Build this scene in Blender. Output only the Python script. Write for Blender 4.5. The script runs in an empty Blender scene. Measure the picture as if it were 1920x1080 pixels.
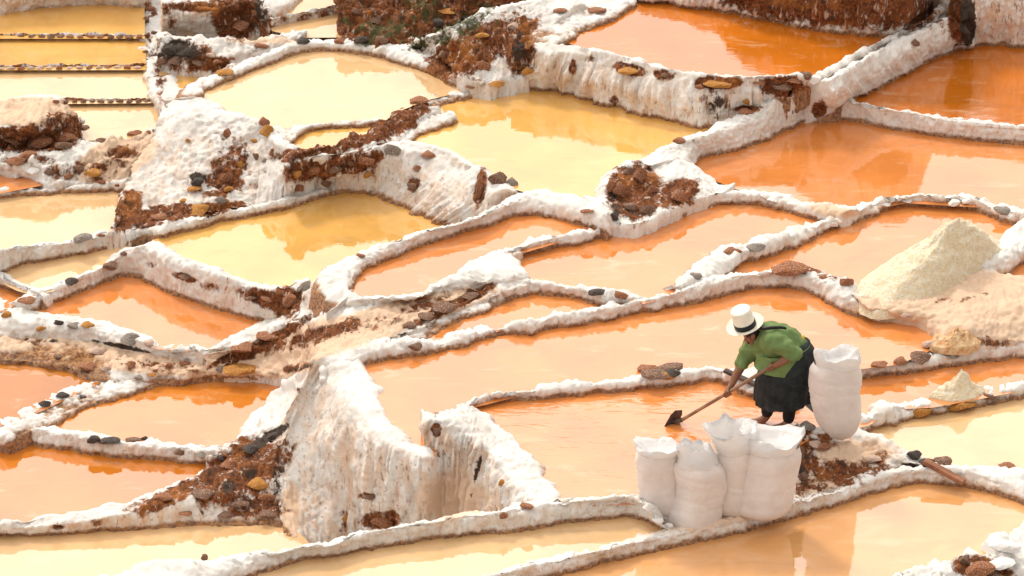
import bpy, bmesh, math, random
import numpy as np
from mathutils import Vector, Matrix

random.seed(7); RNG = np.random.RandomState(11)
scene = bpy.context.scene
COL = scene.collection

# ------------------------------------------------------------------ camera, sky, sun
PITCH = math.radians(28.0); FPX = 7680.0; DIST = 40.0
CP, SP = math.cos(PITCH), math.sin(PITCH)
AIM = np.array([0.0, 0.0, 0.0])
DIRV = np.array([0.0, CP, -SP]); UPV = np.array([0.0, SP, CP]); RTV = np.array([1.0, 0.0, 0.0])
CAM = AIM - DIRV * DIST

cam_d = bpy.data.cameras.new('camera'); cam = bpy.data.objects.new('camera', cam_d); COL.objects.link(cam)
cam_d.sensor_width = 36.0; cam_d.lens = 36.0 * FPX / 1920.0
cam_d.clip_start = 0.5; cam_d.clip_end = 3000.0
cam.location = CAM.tolist(); cam.rotation_euler = (math.radians(90) - PITCH, 0, 0)
scene.camera = cam

SUN_EL, SUN_AZ = math.radians(50), math.radians(-30)      # azimuth from +Y towards +X
w = bpy.data.worlds.new('World'); scene.world = w; w.use_nodes = True
wn = w.node_tree; wn.nodes.clear()
wo = wn.nodes.new('ShaderNodeOutputWorld'); bg = wn.nodes.new('ShaderNodeBackground')
sk = wn.nodes.new('ShaderNodeTexSky'); sk.sky_type = 'NISHITA'; sk.sun_disc = False
sk.sun_elevation = SUN_EL; sk.sun_rotation = SUN_AZ; sk.altitude = 3300; sk.dust_density = 2.0
tc = wn.nodes.new('ShaderNodeTexCoord'); nz = wn.nodes.new('ShaderNodeTexNoise')
nz.inputs['Scale'].default_value = 2.2; nz.inputs['Detail'].default_value = 5
rm = wn.nodes.new('ShaderNodeMapRange'); rm.inputs[1].default_value = .25; rm.inputs[2].default_value = .6
rm.inputs[3].default_value = .72; rm.inputs[4].default_value = 1.0
mx = wn.nodes.new('ShaderNodeMix'); mx.data_type = 'RGBA'
mx.inputs['B'].default_value = (11.5, 11.05, 10.35, 1)
wn.links.new(tc.outputs['Generated'], nz.inputs['Vector']); wn.links.new(nz.outputs['Fac'], rm.inputs[0])
wn.links.new(rm.outputs[0], mx.inputs['Factor']); wn.links.new(sk.outputs[0], mx.inputs['A'])
# thin overcast: the cloud sheet is brighter on the side of the hidden sun
vd = wn.nodes.new('ShaderNodeVectorMath'); vd.operation = 'DOT_PRODUCT'
vd.inputs[1].default_value = (math.sin(SUN_AZ) * math.cos(SUN_EL), math.cos(SUN_AZ) * math.cos(SUN_EL), math.sin(SUN_EL))
wn.links.new(tc.outputs['Generated'], vd.inputs[0])
gl = wn.nodes.new('ShaderNodeMapRange'); gl.interpolation_type = 'SMOOTHSTEP'
for i_, x_ in enumerate((-.35, 1.0, .55, 1.75)): gl.inputs[i_ + 1].default_value = x_
wn.links.new(vd.outputs['Value'], gl.inputs[0])
sc_ = wn.nodes.new('ShaderNodeVectorMath'); sc_.operation = 'SCALE'
wn.links.new(mx.outputs['Result'], sc_.inputs[0]); wn.links.new(gl.outputs[0], sc_.inputs['Scale'])
wn.links.new(sc_.outputs[0], bg.inputs['Color']); wn.links.new(bg.outputs[0], wo.inputs['Surface'])
bg.inputs['Strength'].default_value = 0.074

sd = bpy.data.lights.new('sun', 'SUN'); sun = bpy.data.objects.new('sun', sd); COL.objects.link(sun)
sd.energy = 1.5; sd.angle = math.radians(10); sd.color = (1.0, .92, .80)
sv = Vector((math.sin(SUN_AZ) * math.cos(SUN_EL), math.cos(SUN_AZ) * math.cos(SUN_EL), math.sin(SUN_EL)))
sun.rotation_euler = sv.to_track_quat('Z', 'Y').to_euler()

vs = scene.view_settings
vs.view_transform = 'Standard'; vs.look = 'None'; vs.gamma = 1.0; vs.use_curve_mapping = False
vs.exposure = 0.42
scene.cycles.max_bounces = 6

# ------------------------------------------------------------------ survey: a sight line (u, v) met with a level or a depth
def P(u, v, z):
    d = DIRV * FPX + RTV * (u - 960.0) + UPV * (540.0 - v)
    return CAM + d * ((z - CAM[2]) / d[2])
def Q(u, v, y):
    d = DIRV * FPX + RTV * (u - 960.0) + UPV * (540.0 - v)
    return CAM + d * ((y - CAM[1]) / d[1])
def proj(p):
    r = p - CAM
    dep = r @ DIRV
    return 960 + FPX * (r @ RTV) / dep, 540 - FPX * (r @ UPV) / dep

# ------------------------------------------------------------------ noise
_perm = RNG.permutation(256); _perm = np.concatenate([_perm, _perm, _perm])
_val = RNG.rand(256) * 2 - 1
def vnoise(p):
    i = np.floor(p).astype(np.int64); f = p - i
    f = f * f * f * (f * (f * 6 - 15) + 10); i &= 255
    out = 0
    for dx in (0, 1):
        wx = f[..., 0] if dx else 1 - f[..., 0]
        a = _perm[(i[..., 0] + dx) & 255]
        for dy in (0, 1):
            wy = f[..., 1] if dy else 1 - f[..., 1]
            b = _perm[a + ((i[..., 1] + dy) & 255)]
            for dz in (0, 1):
                wz = f[..., 2] if dz else 1 - f[..., 2]
                out = out + wx * wy * wz * _val[_perm[b + ((i[..., 2] + dz) & 255)]]
    return out
def fbm(p, o=3, g=.5):
    a, s, out = 1.0, 1.0, 0
    for k in range(o):
        out = out + a * vnoise(p * s + 17.3 * k); a *= g; s *= 2.03
    return out

# ------------------------------------------------------------------ materials
def newmat(name):
    m = bpy.data.materials.new(name); m.use_nodes = True
    nt = m.node_tree; nt.nodes.clear()
    out = nt.nodes.new('ShaderNodeOutputMaterial')
    return m, nt, out
def N(nt, t, **kw):
    n = nt.nodes.new(t)
    for k, v in kw.items():
        if hasattr(n, k) and not k[0].isupper(): setattr(n, k, v)
        else: n.inputs[k.replace('_', ' ')].default_value = v
    return n
def mixc(nt, fac, a, b):
    n = nt.nodes.new('ShaderNodeMix'); n.data_type = 'RGBA'
    for sock, val in ((n.inputs['Factor'], fac), (n.inputs['A'], a), (n.inputs['B'], b)):
        if hasattr(val, 'is_linked'): nt.links.new(val, sock)
        else: sock.default_value = val if not isinstance(val, tuple) else (*val, 1)
    return n.outputs['Result']
def mathn(nt, op, a, b=0.0, c=0.0):
    n = nt.nodes.new('ShaderNodeMath'); n.operation = op
    for i, val in enumerate((a, b, c)):
        if hasattr(val, 'is_linked'): nt.links.new(val, n.inputs[i])
        else: n.inputs[i].default_value = val
    return n.outputs[0]
def ramp(nt, val, lo, hi, a=0.0, b=1.0):
    n = nt.nodes.new('ShaderNodeMapRange'); n.interpolation_type = 'SMOOTHSTEP'
    nt.links.new(val, n.inputs[0])
    for i, x in enumerate((lo, hi, a, b)): n.inputs[i + 1].default_value = x
    return n.outputs[0]
def noisen(nt, vec, scale, detail=4, rough=.55, dist=0.0):
    n = nt.nodes.new('ShaderNodeTexNoise')
    n.inputs['Scale'].default_value = scale; n.inputs['Detail'].default_value = detail
    n.inputs['Roughness'].default_value = rough; n.inputs['Distortion'].default_value = dist
    if vec is not None: nt.links.new(vec, n.inputs['Vector'])
    return n.outputs['Fac']
def attr(nt, name):
    n = nt.nodes.new('ShaderNodeAttribute'); n.attribute_name = name
    return n.outputs['Fac']
def bumpn(nt, h, strength, dist):
    n = nt.nodes.new('ShaderNodeBump'); n.inputs['Strength'].default_value = strength
    n.inputs['Distance'].default_value = dist; nt.links.new(h, n.inputs['Height'])
    return n.outputs['Normal']

def salt_material():
    m, nt, out = newmat('salt_crust')
    geo = nt.nodes.new('ShaderNodeNewGeometry'); pos = geo.outputs['Position']
    mp = nt.nodes.new('ShaderNodeMapping'); mp.inputs['Scale'].default_value = (1, 1, .28)
    nt.links.new(pos, mp.inputs['Vector']); drip = mp.outputs['Vector']
    n1 = noisen(nt, pos, 2.2, 5, .6); n2 = noisen(nt, pos, 9, 5, .65); n3 = noisen(nt, pos, 34, 4, .6)
    nd = noisen(nt, drip, 9, 5, .6, .6); nd2 = noisen(nt, drip, 26, 3, .6)
    col = mixc(nt, ramp(nt, n1, .35, .7), (.83, .80, .76), (.70, .66, .62))
    # mud-tinted drips on the wall faces
    st = mathn(nt, 'MULTIPLY', attr(nt, 'stain'), ramp(nt, nd, .36, .66))
    col = mixc(nt, st, col, (.70, .46, .30))
    st2 = mathn(nt, 'MULTIPLY', attr(nt, 'stain'), ramp(nt, nd2, .57, .66, 0, .8))
    col = mixc(nt, st2, col, (.34, .17, .09))
    # small grey-brown specks
    sp = mathn(nt, 'MULTIPLY', ramp(nt, n3, .62, .69), mathn(nt, 'ADD', mathn(nt, 'MULTIPLY', attr(nt, 'stain'), .7), .22))
    col = mixc(nt, sp, col, (.22, .13, .09))
    # sand
    sa = ramp(nt, mathn(nt, 'ADD', attr(nt, 'sand'), mathn(nt, 'MULTIPLY', mathn(nt, 'SUBTRACT', n2, .5), .7)), .35, .65)
    sandc = mixc(nt, n2, (.66, .43, .28), (.78, .60, .45))
    col = mixc(nt, sa, col, sandc)
    # rusty earth showing through
    k = mathn(nt, 'ADD', mathn(nt, 'MULTIPLY', mathn(nt, 'SUBTRACT', n2, .5), 1.25), mathn(nt, 'MULTIPLY', mathn(nt, 'SUBTRACT', nd, .5), .8))
    ru = ramp(nt, mathn(nt, 'ADD', attr(nt, 'rust'), k), .36, .62)
    rc = mixc(nt, ramp(nt, n3, .35, .65), (.080, .026, .011), (.27, .085, .022))
    rc = mixc(nt, ramp(nt, n1, .55, .7, 0, .7), rc, (.40, .14, .028))
    n5 = noisen(nt, pos, 5.5, 5, .65)
    rc = mixc(nt, ramp(nt, n5, .52, .66, 0, .8), rc, (.055, .022, .012))
    rc = mixc(nt, ramp(nt, noisen(nt, drip, 15, 5, .7), .57, .64, 0, .75), rc, (.66, .50, .40))
    col = mixc(nt, ru, col, rc)
    dk = ramp(nt, mathn(nt, 'ADD', attr(nt, 'dark'), k), .40, .60)
    col = mixc(nt, dk, col, mixc(nt, n3, (.018, .014, .012), (.10, .065, .045)))
    mo = ramp(nt, mathn(nt, 'ADD', attr(nt, 'moss'), mathn(nt, 'MULTIPLY', mathn(nt, 'SUBTRACT', n2, .5), 2.2)), .45, .7, 0, .85)
    col = mixc(nt, mo, col, mixc(nt, n3, (.035, .045, .012), (.11, .12, .045)))
    # brine line at the foot
    we = mathn(nt, 'ADD', attr(nt, 'wet'), mathn(nt, 'MULTIPLY', mathn(nt, 'SUBTRACT', n2, .5), .07))
    wet = ramp(nt, we, .066, .026)
    wc = mixc(nt, ramp(nt, n3, .4, .6), (.15, .055, .018), (.42, .19, .06))
    col = mixc(nt, mathn(nt, 'MULTIPLY', wet, .9), col, wc)
    b = N(nt, 'ShaderNodeBsdfPrincipled', Roughness=.8)
    b.inputs['Specular IOR Level'].default_value = .25
    nt.links.new(col, b.inputs['Base Color'])
    h = mathn(nt, 'ADD', noisen(nt, pos, 60, 4, .7), mathn(nt, 'MULTIPLY', noisen(nt, pos, 150, 2, .6), .5))
    nt.links.new(bumpn(nt, h, .8, .014), b.inputs['Normal'])
    nt.links.new(b.outputs[0], out.inputs['Surface'])
    return m
SALT = salt_material()

def water_material(name, ripple, scale, dist, ior=3.0):
    m, nt, out = newmat(name)
    geo = nt.nodes.new('ShaderNodeNewGeometry'); pos = geo.outputs['Position']
    oi = nt.nodes.new('ShaderNodeObjectInfo')
    hs = nt.nodes.new('ShaderNodeHueSaturation')
    n1 = noisen(nt, pos, 1.1, 4, .6)
    nt.links.new(oi.outputs['Color'], hs.inputs['Color'])
    nt.links.new(ramp(nt, n1, .3, .7, .88, 1.12), hs.inputs['Value'])
    mq = nt.nodes.new('ShaderNodeMapping'); mq.inputs['Scale'].default_value = (.5, 1.5, 1); mq.inputs['Rotation'].default_value = (0, 0, -.2)
    nt.links.new(pos, mq.inputs['Vector'])
    scum = ramp(nt, noisen(nt, mq.outputs[0], 3.2, 7, .68, .8), .54, .72, 0, .42)
    silt = ramp(nt, noisen(nt, mq.outputs[0], 1.6, 6, .6, 1.2), .56, .70, 0, .30)
    wc0 = mixc(nt, scum, hs.outputs[0], (.80, .52, .30))
    dkn = nt.nodes.new('ShaderNodeHueSaturation'); dkn.inputs['Value'].default_value = .62; nt.links.new(hs.outputs[0], dkn.inputs['Color'])
    wc0 = mixc(nt, silt, wc0, dkn.outputs[0])
    d = nt.nodes.new('ShaderNodeBsdfDiffuse'); nt.links.new(wc0, d.inputs['Color'])
    g = nt.nodes.new('ShaderNodeBsdfGlossy'); g.inputs['Roughness'].default_value = .03
    fr = nt.nodes.new('ShaderNodeFresnel'); fr.inputs['IOR'].default_value = ior
    mp = nt.nodes.new('ShaderNodeMapping'); mp.inputs['Scale'].default_value = (.55, 1.6, 1)
    mp.inputs['Rotation'].default_value = (0, 0, .12)
    nt.links.new(pos, mp.inputs['Vector'])
    h = noisen(nt, mp.outputs[0], scale, 3, .55, dist)
    bn = bumpn(nt, h, ripple, .02)
    nt.links.new(bn, g.inputs['Normal']); nt.links.new(bn, fr.inputs['Normal'])
    ms = nt.nodes.new('ShaderNodeMixShader')
    nt.links.new(fr.outputs[0], ms.inputs[0]); nt.links.new(d.outputs[0], ms.inputs[1]); nt.links.new(g.outputs[0], ms.inputs[2])
    nt.links.new(ms.outputs[0], out.inputs['Surface'])
    return m
W_DULL = water_material('brine_murky', .05, 7, .3, 2.0)
W_CALM = water_material('brine_calm', .035, 7, .3)
W_RIPPLE = water_material('brine_rippled', .10, 8, .6)
W_HOED = water_material('brine_stirred', .6, 5, 1.6)

def simple(name, c1, c2, scale=12, rough=.8, bump=.4, bscale=40, bdist=.01, lo=.35, hi=.65, c3=None):
    m, nt, out = newmat(name)
    tcn = nt.nodes.new('ShaderNodeTexCoord'); v = tcn.outputs['Object']
    col = mixc(nt, ramp(nt, noisen(nt, v, scale, 5, .6), lo, hi), c1, c2)
    if c3: col = mixc(nt, ramp(nt, noisen(nt, v, scale * 1.7, 4, .6), .56, .64), col, c3)
    b = N(nt, 'ShaderNodeBsdfPrincipled', Roughness=rough)
    b.inputs['Specular IOR Level'].default_value = .3
    nt.links.new(col, b.inputs['Base Color'])
    if bump: nt.links.new(bumpn(nt, noisen(nt, v, bscale, 4, .65), bump, bdist), b.inputs['Normal'])
    nt.links.new(b.outputs[0], out.inputs['Surface'])
    return m
ROCK = {
    'rust': simple('rust_rock', (.13, .042, .016), (.34, .11, .03), 9, c3=(.60, .50, .42)),
    'brown': simple('brown_rock', (.07, .035, .02), (.22, .095, .045), 9, c3=(.55, .47, .41)),
    'ochre': simple('ochre_rock', (.28, .11, .022), (.55, .26, .06), 9, c3=(.13, .05, .02)),
    'dark': simple('dark_rock', (.018, .016, .016), (.075, .055, .045), 9, c3=(.24, .19, .16)),
    'grey': simple('grey_rock', (.12, .10, .085), (.30, .25, .21), 9, c3=(.58, .53, .48)),
    'pink': simple('pale_rock', (.42, .28, .21), (.62, .48, .39), 9, c3=(.25, .12, .07)),
    'white': simple('salt_rock', (.72, .69, .66), (.84, .82, .80), 9, c3=(.5, .38, .3)),
}
PILE = simple('raked_salt', (.84, .67, .43), (.90, .82, .65), 26, .9, 1.0, 48, .03)
SACK = None

# ------------------------------------------------------------------ objects
def tag(o, label=None, cat=None, group=None, kind=None):
    for k, v in (('label', label), ('category', cat), ('group', group), ('kind', kind)):
        if v: o[k] = v
    return o
def mesh_obj(name, verts, faces, mat, parent=None, smooth=True, attrs=None):
    me = bpy.data.meshes.new(name)
    me.from_pydata(verts if isinstance(verts, list) else verts.tolist(), [], faces)
    if smooth: me.polygons.foreach_set('use_smooth', [True] * len(me.polygons))
    if attrs:
        for k, a in attrs.items():
            at = me.attributes.new(k, 'FLOAT', 'POINT'); at.data.foreach_set('value', np.asarray(a, dtype=np.float32))
    me.materials.append(mat); me.update()
    o = bpy.data.objects.new(name, me); COL.objects.link(o)
    if parent: o.parent = parent
    return o
def empty(name, loc):
    o = bpy.data.objects.new(name, None); COL.objects.link(o); o.location = [float(x) for x in loc]
    o.empty_display_size = .1
    return o
def part(name, verts, faces, mat, root, smooth=True, attrs=None):
    L = np.array(root.location)
    return mesh_obj(name, np.asarray(verts, float) - L, faces, mat, root, smooth, attrs)

def resample(pts, n):
    pts = np.asarray(pts, float)
    if len(pts) == 2:
        t = np.linspace(0, 1, n)[:, None]; return pts[0] * (1 - t) + pts[1] * t
    seg = np.linalg.norm(np.diff(pts, axis=0), axis=1) + 1e-9
    s = np.concatenate([[0], np.cumsum(seg)])
    tan = np.zeros_like(pts)
    d = np.diff(pts, axis=0) / seg[:, None]
    tan[1:-1] = (d[:-1] * seg[1:, None] + d[1:] * seg[:-1, None]) / (seg[:-1] + seg[1:])[:, None]
    tan[0] = d[0]; tan[-1] = d[-1]
    q = np.linspace(0, s[-1], n); k = np.clip(np.searchsorted(s, q, 'right') - 1, 0, len(seg) - 1)
    h = seg[k][:, None]; t = ((q - s[k]) / seg[k])[:, None]
    return ((2*t**3 - 3*t**2 + 1) * pts[k] + (t**3 - 2*t**2 + t) * h * tan[k] * .8
            + (-2*t**3 + 3*t**2) * pts[k+1] + (t**3 - t**2) * h * tan[k+1] * .8)

# ------------------------------------------------------------------ earth showing through the crust: (u, v, ru, rv, turn, strength)
RUST = [
 (880,95,100,40,-30,.75),(945,70,70,35,-30,.6),(975,85,26,55,0,.8),(800,80,40,20,-30,.4),(870,140,60,18,20,.35),
 (1075,125,10,14,0,.6),(1110,110,22,8,0,.4),(1180,130,32,11,10,.85),(1245,140,22,12,0,.6),(1345,155,42,11,0,.9),(1465,162,42,20,0,.75),(1150,188,10,9,0,.6),(1340,190,30,30,0,.45),
 (1550,10,190,38,6,.8),(1420,0,80,25,6,.7),(1290,-10,60,14,6,.3),(1700,20,60,35,0,.7),
 (585,322,52,20,-5,.6),(655,305,45,18,-10,.55),(700,290,40,16,-15,.5),(640,265,120,14,-14,.75),(745,225,60,16,-28,.85),
 (690,315,20,18,0,.5),(775,345,14,16,0,.55),(900,352,10,38,8,.75),(845,380,20,14,0,.2),
 (1190,360,52,52,0,.75),(1272,362,40,24,-20,.8),
 (430,320,34,60,15,.62),(380,345,30,22,0,.5),(455,285,16,25,0,.5),(240,395,26,40,25,.8),(300,402,70,16,-10,.8),(390,393,70,12,-10,.7),(270,420,50,10,-12,.6),(415,260,26,16,0,.35),(395,170+190,30,12,0,.5),(490,330,30,40,0,.3),
 (345,520,24,8,15,.65),(505,562,62,17,18,.7),(540,565,24,30,0,.85),(280,497,16,6,0,.4),(400,540,40,12,18,.35),
 (450,885,95,50,-30,.78),(330,925,90,16,-25,.7),(270,945,40,12,-20,.5),(480,950,60,28,0,.55),(110,988,14,6,0,.5),(180,980,12,9,0,.5),
 (715,975,40,16,-5,.75),(690,930,18,7,0,.6),(640,970,16,30,0,.35),(818,806,9,13,0,.9),(560,730,10,6,0,.4),(940,905,6,9,0,.6),
 (630,618,70,16,-12,.6),(505,640,90,10,-30,.85),(440,665,50,7,-25,.8),(555,690,34,9,-10,.55),(560,642,110,15,-16,.5),(700,612,80,10,-14,.4),(650,600,60,9,-10,.4),(480,668,60,8,-8,.4),(850,572,90,10,-26,.8),(800,570,60,12,-15,.5),(690,600,50,12,-10,.4),(870,545,60,8,-5,.35),
 (170,670,120,16,10,.3),(100,655,80,8,6,.25),(300,690,100,14,5,.45),(480,690,80,10,0,.3),
 (60,260,80,24,0,.9),(120,240,40,30,0,.75),(230,290,40,24,-30,.5),(150,320,70,18,0,.5),(60,300,60,14,0,.35),(180,335,50,12,0,.4),
 (445,25,45,45,0,.95),(340,105,70,35,0,.5),(390,120,50,16,0,.7),(370,12,70,10,0,.75),(320,30,20,30,0,.4),(350,105,60,22,0,.4),
 (285,20,14,20,0,.45),(300,130,12,70,0,.45),(280,100,10,50,0,.3),
 (1560,892,130,32,-12,.5),(1500,850,34,50,0,.75),(1540,825,50,16,5,.5),(1640,870,50,20,0,.35),(1545,835,22,10,0,.5),(1600,880,40,12,0,.3),
 (1840,1065,60,20,10,.75),(1800,560,70,10,-10,.35),(1500,505,60,9,5,.5),(1580,525,30,10,10,.45),(1850,640,90,10,0,.5),
 (1800,30,25,50,0,.8),(1535,205,14,16,0,.8),(1400,205,30,8,0,.6),(1580,30,10,10,0,.3),
]
DARK = [
 (740,900,60,70,0,.24),(1075,960,10,8,0,.3),(890,560,40,6,-25,.3),
 (500,822,42,9,-32,.85),(520,900,14,70,0,.4),(440,905,70,30,-30,.35),(975,100,16,40,0,.55),(1500,870,16,50,0,.4),
 (370,335,22,14,0,.5),(900,355,6,30,8,.3),(556,692,26,6,-12,.4),(1345,195,14,28,0,.5),(895,880,5,50,12,.55),(1155,370,14,40,0,.4),
 (1815,40,14,45,0,.85),(330,95,50,22,0,.55),(370,118,60,10,0,.4),(230,650,60,5,12,.6),(100,640,90,4,4,.4),(880,190,2,2,0,0),
 (1500,20,140,22,6,.25),(820,50,120,26,-24,.25),(860,560,70,5,-28,.4),(485,15,14,50,-20,.5),(770,620,60,8,-26,.35),
]
MOSS = [(720,60,70,30,0,0.50),(850,55,90,24,-22,0.54),(800,20,60,30,0,0.43),(690,30,30,40,0,0.36),(900,20,40,20,-20,0.43),(640,20,20,30,0,0.36),(780,75,50,14,0,0.43)]
SAND = [
 (560,650,170,30,-14,.9),(750,590,140,22,-15,.8),(480,690,120,14,0,.7),(180,665,220,22,8,.55),(330,690,120,14,4,.5),
 (1780,570,170,46,-6,.85),(1720,620,80,30,0,.85),(1850,600,110,40,0,.8),(1600,850,90,30,0,.5),(1540,905,90,20,-10,.5),(1560,395,50,14,10,.6),
 (220,295,70,34,-25,.95),(60,210,90,26,0,.9),(760,225,40,14,-25,.4),(490,75,80,12,0,.5),(545,960,22,70,0,.55),(850,930,90,60,0,.5),(150,775,90,16,-20,.4),
 (1350,975,160,16,-10,.5),(1880,560,60,20,0,.5),(920,45,60,16,-28,.4),
]
def field(spots, u, v):
    out = np.zeros_like(u)
    for (cu, cv, ru, rv, a, s) in spots:
        a = math.radians(a); c, n = math.cos(a), math.sin(a); s = s * 1.25
        du, dv = u - cu, v - cv
        x = (du * c + dv * n) / ru; y = (-du * n + dv * c) / rv
        r2 = x * x + y * y
        out = np.maximum(out, s * np.exp(-(r2 ** 1.5) * .6))
    return out

BERM = [(0, 0), (.015, .3), (.07, .6), (.22, .86), (.45, .98), (.72, 1.03), (1, 1)]
def loft(name, label, cat, lines, back=.14, drop=.30, stain=.42, amp=1.0, drip=0.0, res=.017, rust=0.0, sand=0.0, wetz=None, lean=True, hold=-9.0, bulge=.05):
    """lines: from the foot up to the far edge, each (points (u,v[,z]), level)"""
    ws = []
    for pts, z in lines:
        k = len(pts); L = []
        for i, p in enumerate(pts):
            zz = p[2] if len(p) > 2 else (z if not isinstance(z, tuple) else z[0] + (z[1] - z[0]) * i / max(1, k - 1))
            L.append(P(p[0], p[1], zz))
        ws.append(np.array(L))
    length = max(np.linalg.norm(np.diff(x, axis=0), axis=1).sum() for x in ws)
    n = max(8, int(length / res))
    C = np.array([resample(x, n) for x in ws])
    rows = []
    if len(C) == 2:
        f, t = C
        if lean:
            uu, vv = proj(t); zz = []
            for q in range(n):
                cr = Q(uu[q], vv[q], f[q, 1] + .06)
                zz.append(min(t[q, 2], max(cr[2], f[q, 2] + .05, hold)))
            zz = np.array(zz)
            if n > 24: zz = np.convolve(np.pad(zz, 8, 'edge'), np.ones(17) / 17, 'valid')
            t = np.array([P(a, b, c) for a, b, c in zip(uu, vv, zz)]); C = np.array([f, t])
        prof = resample([(a, b, 0) for a, b in BERM], max(8, int(np.linalg.norm(t - f, axis=1).mean() * 1.35 / res)))
        for a, b, _ in prof:
            r = f + (t - f) * a; r[:, 2] = f[:, 2] + (t[:, 2] - f[:, 2]) * b; rows.append(r)
    else:
        segs = [np.linalg.norm(C[i + 1] - C[i], axis=1).mean() for i in range(len(C) - 1)]
        m = max(10, int(sum(segs) / res))
        G = np.empty((m, n, 3))
        for j in range(n): G[:, j] = resample(C[:, j], m)
        rows = list(G)
    f0 = rows[0].copy()
    pre = rows[0].copy(); pre[:, 2] -= .22
    pre2 = rows[0].copy(); pre2[:, 2] -= .06
    last = rows[-1]
    tg = np.gradient(last, axis=0); nr = np.stack([-tg[:, 1], tg[:, 0]], 1); nr /= np.linalg.norm(nr, axis=1)[:, None] + 1e-9
    if (nr * ((last - C[-2])[:, :2] + np.array([0, .3]))).sum(1).mean() < 0: nr = -nr
    ker = np.ones(9) / 9
    if n > 20:
        nr = np.stack([np.convolve(np.pad(nr[:, i], 4, 'edge'), ker, 'valid') for i in (0, 1)], 1)
    def off(d, dz):
        r = last.copy(); r[:, :2] += nr * d; r[:, 2] += dz; return r
    nb = len(rows)
    rows = [pre, pre2] + rows + [off(back * .4, -.008), off(back * .8, -.05), off(back + .02, -.13), off(back + .06, -drop)]
    G = np.array(rows)                                    # M x n x 3
    M = len(G)
    # both ends turn away round a corner and run back into the ground
    K = 18
    def turn(e, d, bk):
        cols = []
        for k in range(1, K + 1):
            a = k / K; c = e.copy(); h = 1 - math.cos(a * math.pi / 2)
            c[:, :2] = e[:, :2] * (1 - h) + e[-1, :2] * h + d * bulge * math.sin(a * math.pi / 2) + bk * .03 * h
            c[:, 2] -= h * np.minimum(np.maximum(e[:, 2] - e[2, 2], 0) * .92, 9.0 if len(lines) == 2 else (.14 if bulge else 0))
            cols.append(c)
        return np.array(cols).transpose(1, 0, 2)
    def unit(x): return x / (np.linalg.norm(x) + 1e-9)
    q_ = min(4, n - 1)
    G = np.concatenate([turn(G[:, 0], unit((last[0] - last[q_])[:2]), nr[0])[:, ::-1], G, turn(G[:, -1], unit((last[-1] - last[-1 - q_])[:2]), nr[-1])], 1)
    f0 = np.concatenate([np.repeat(f0[:1], K, 0), f0, np.repeat(f0[-1:], K, 0)]); last = np.concatenate([np.repeat(last[:1], K, 0), last, np.repeat(last[-1:], K, 0)])
    n = G.shape[1]
    ef = np.ones(n); ef[:K] = np.linspace(.15, 1, K); ef[-K:] = np.linspace(1, .15, K)
    a = np.gradient(G, axis=1); b = np.gradient(G, axis=0)
    nn = np.cross(a, b); nn /= np.linalg.norm(nn, axis=2)[..., None] + 1e-9
    if nn[..., 2].mean() < 0: nn = -nn
    zf = np.repeat(f0[None, :, 2], M, 0)
    top = np.minimum(1, np.clip((last[None, :, 2] - .07 - G[..., 2]) / .10, 0, 1))
    d = .026 * fbm(G * 6.5, 2) + .013 * (np.abs(vnoise(G * 17 + 5)) * 2 - .6) + .011 * vnoise(G * 38 + 9)
    d = d * amp
    if drip:
        s = np.cumsum(np.linalg.norm(np.diff(f0 + last, axis=0, prepend=(f0 + last)[:1]), axis=1) * .5)
        S = np.repeat(s[None], M, 0)
        q = np.stack([S * 9 + .8 * vnoise(G * 3), G[..., 2] * 1.3, G[..., 1] * .3], -1)
        q2 = np.stack([S * 24, G[..., 2] * 3.2, G[..., 1] * .6], -1)
        dd = .05 * vnoise(q) + .028 * (np.abs(vnoise(q2 + 3)) * 2 - .7)
        steep = np.clip(1.25 - np.abs(nn[..., 2]) * 1.3, 0, 1)
        d = d * .75 + drip * dd * steep
    u0, v0 = proj(G.reshape(-1, 3))
    er = np.clip(field(RUST, u0, v0) + rust + field(DARK, u0, v0), 0, 1).reshape(M, n)
    er = np.clip((er - .3) * 1.8, 0, 1)
    cb = np.round(vnoise(G * 11 + 31) * 3) / 3
    d = d + er * (.05 * np.round(vnoise(G * np.array([4.5, 4.5, 9]) + 31) * 3) / 3 + .02 * cb + .012 * vnoise(G * 26 + 77) - .01)
    wob = 1.0
    G = G + nn * (d * ef[None] * wob)[..., None]
    u, v = proj(G.reshape(-1, 3))
    side = np.clip(1.2 - np.abs(nn[..., 2]) * 1.15, 0, 1).reshape(-1)
    at = {'rust': field(RUST, u, v) + rust, 'dark': field(DARK, u, v), 'sand': field(SAND, u, v) + sand, 'moss': field(MOSS, u, v),
          'stain': stain * np.maximum(side, .85 * top.reshape(-1) * (len(lines) > 2)), 'wet': (G[..., 2] - zf + (1 - ef)[None] * .3).reshape(-1) if wetz is None else np.full(len(u), 1.0)}
    idx = np.arange(M * n).reshape(M, n)
    F = np.stack([idx[:-1, :-1], idx[:-1, 1:], idx[1:, 1:], idx[1:, :-1]], -1).reshape(-1, 4).tolist()
    F.append(idx[:, 0].tolist()); F.append(idx[::-1, -1].tolist())
    # origin at the foot of the ridge
    c = G.reshape(-1, 3).mean(0); c[2] = f0[:, 2].min()
    o = mesh_obj(name, G.reshape(-1, 3) - c, F, SALT, attrs=at)
    o.location = c.tolist()
    tag(o, label, cat)
    return o

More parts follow.
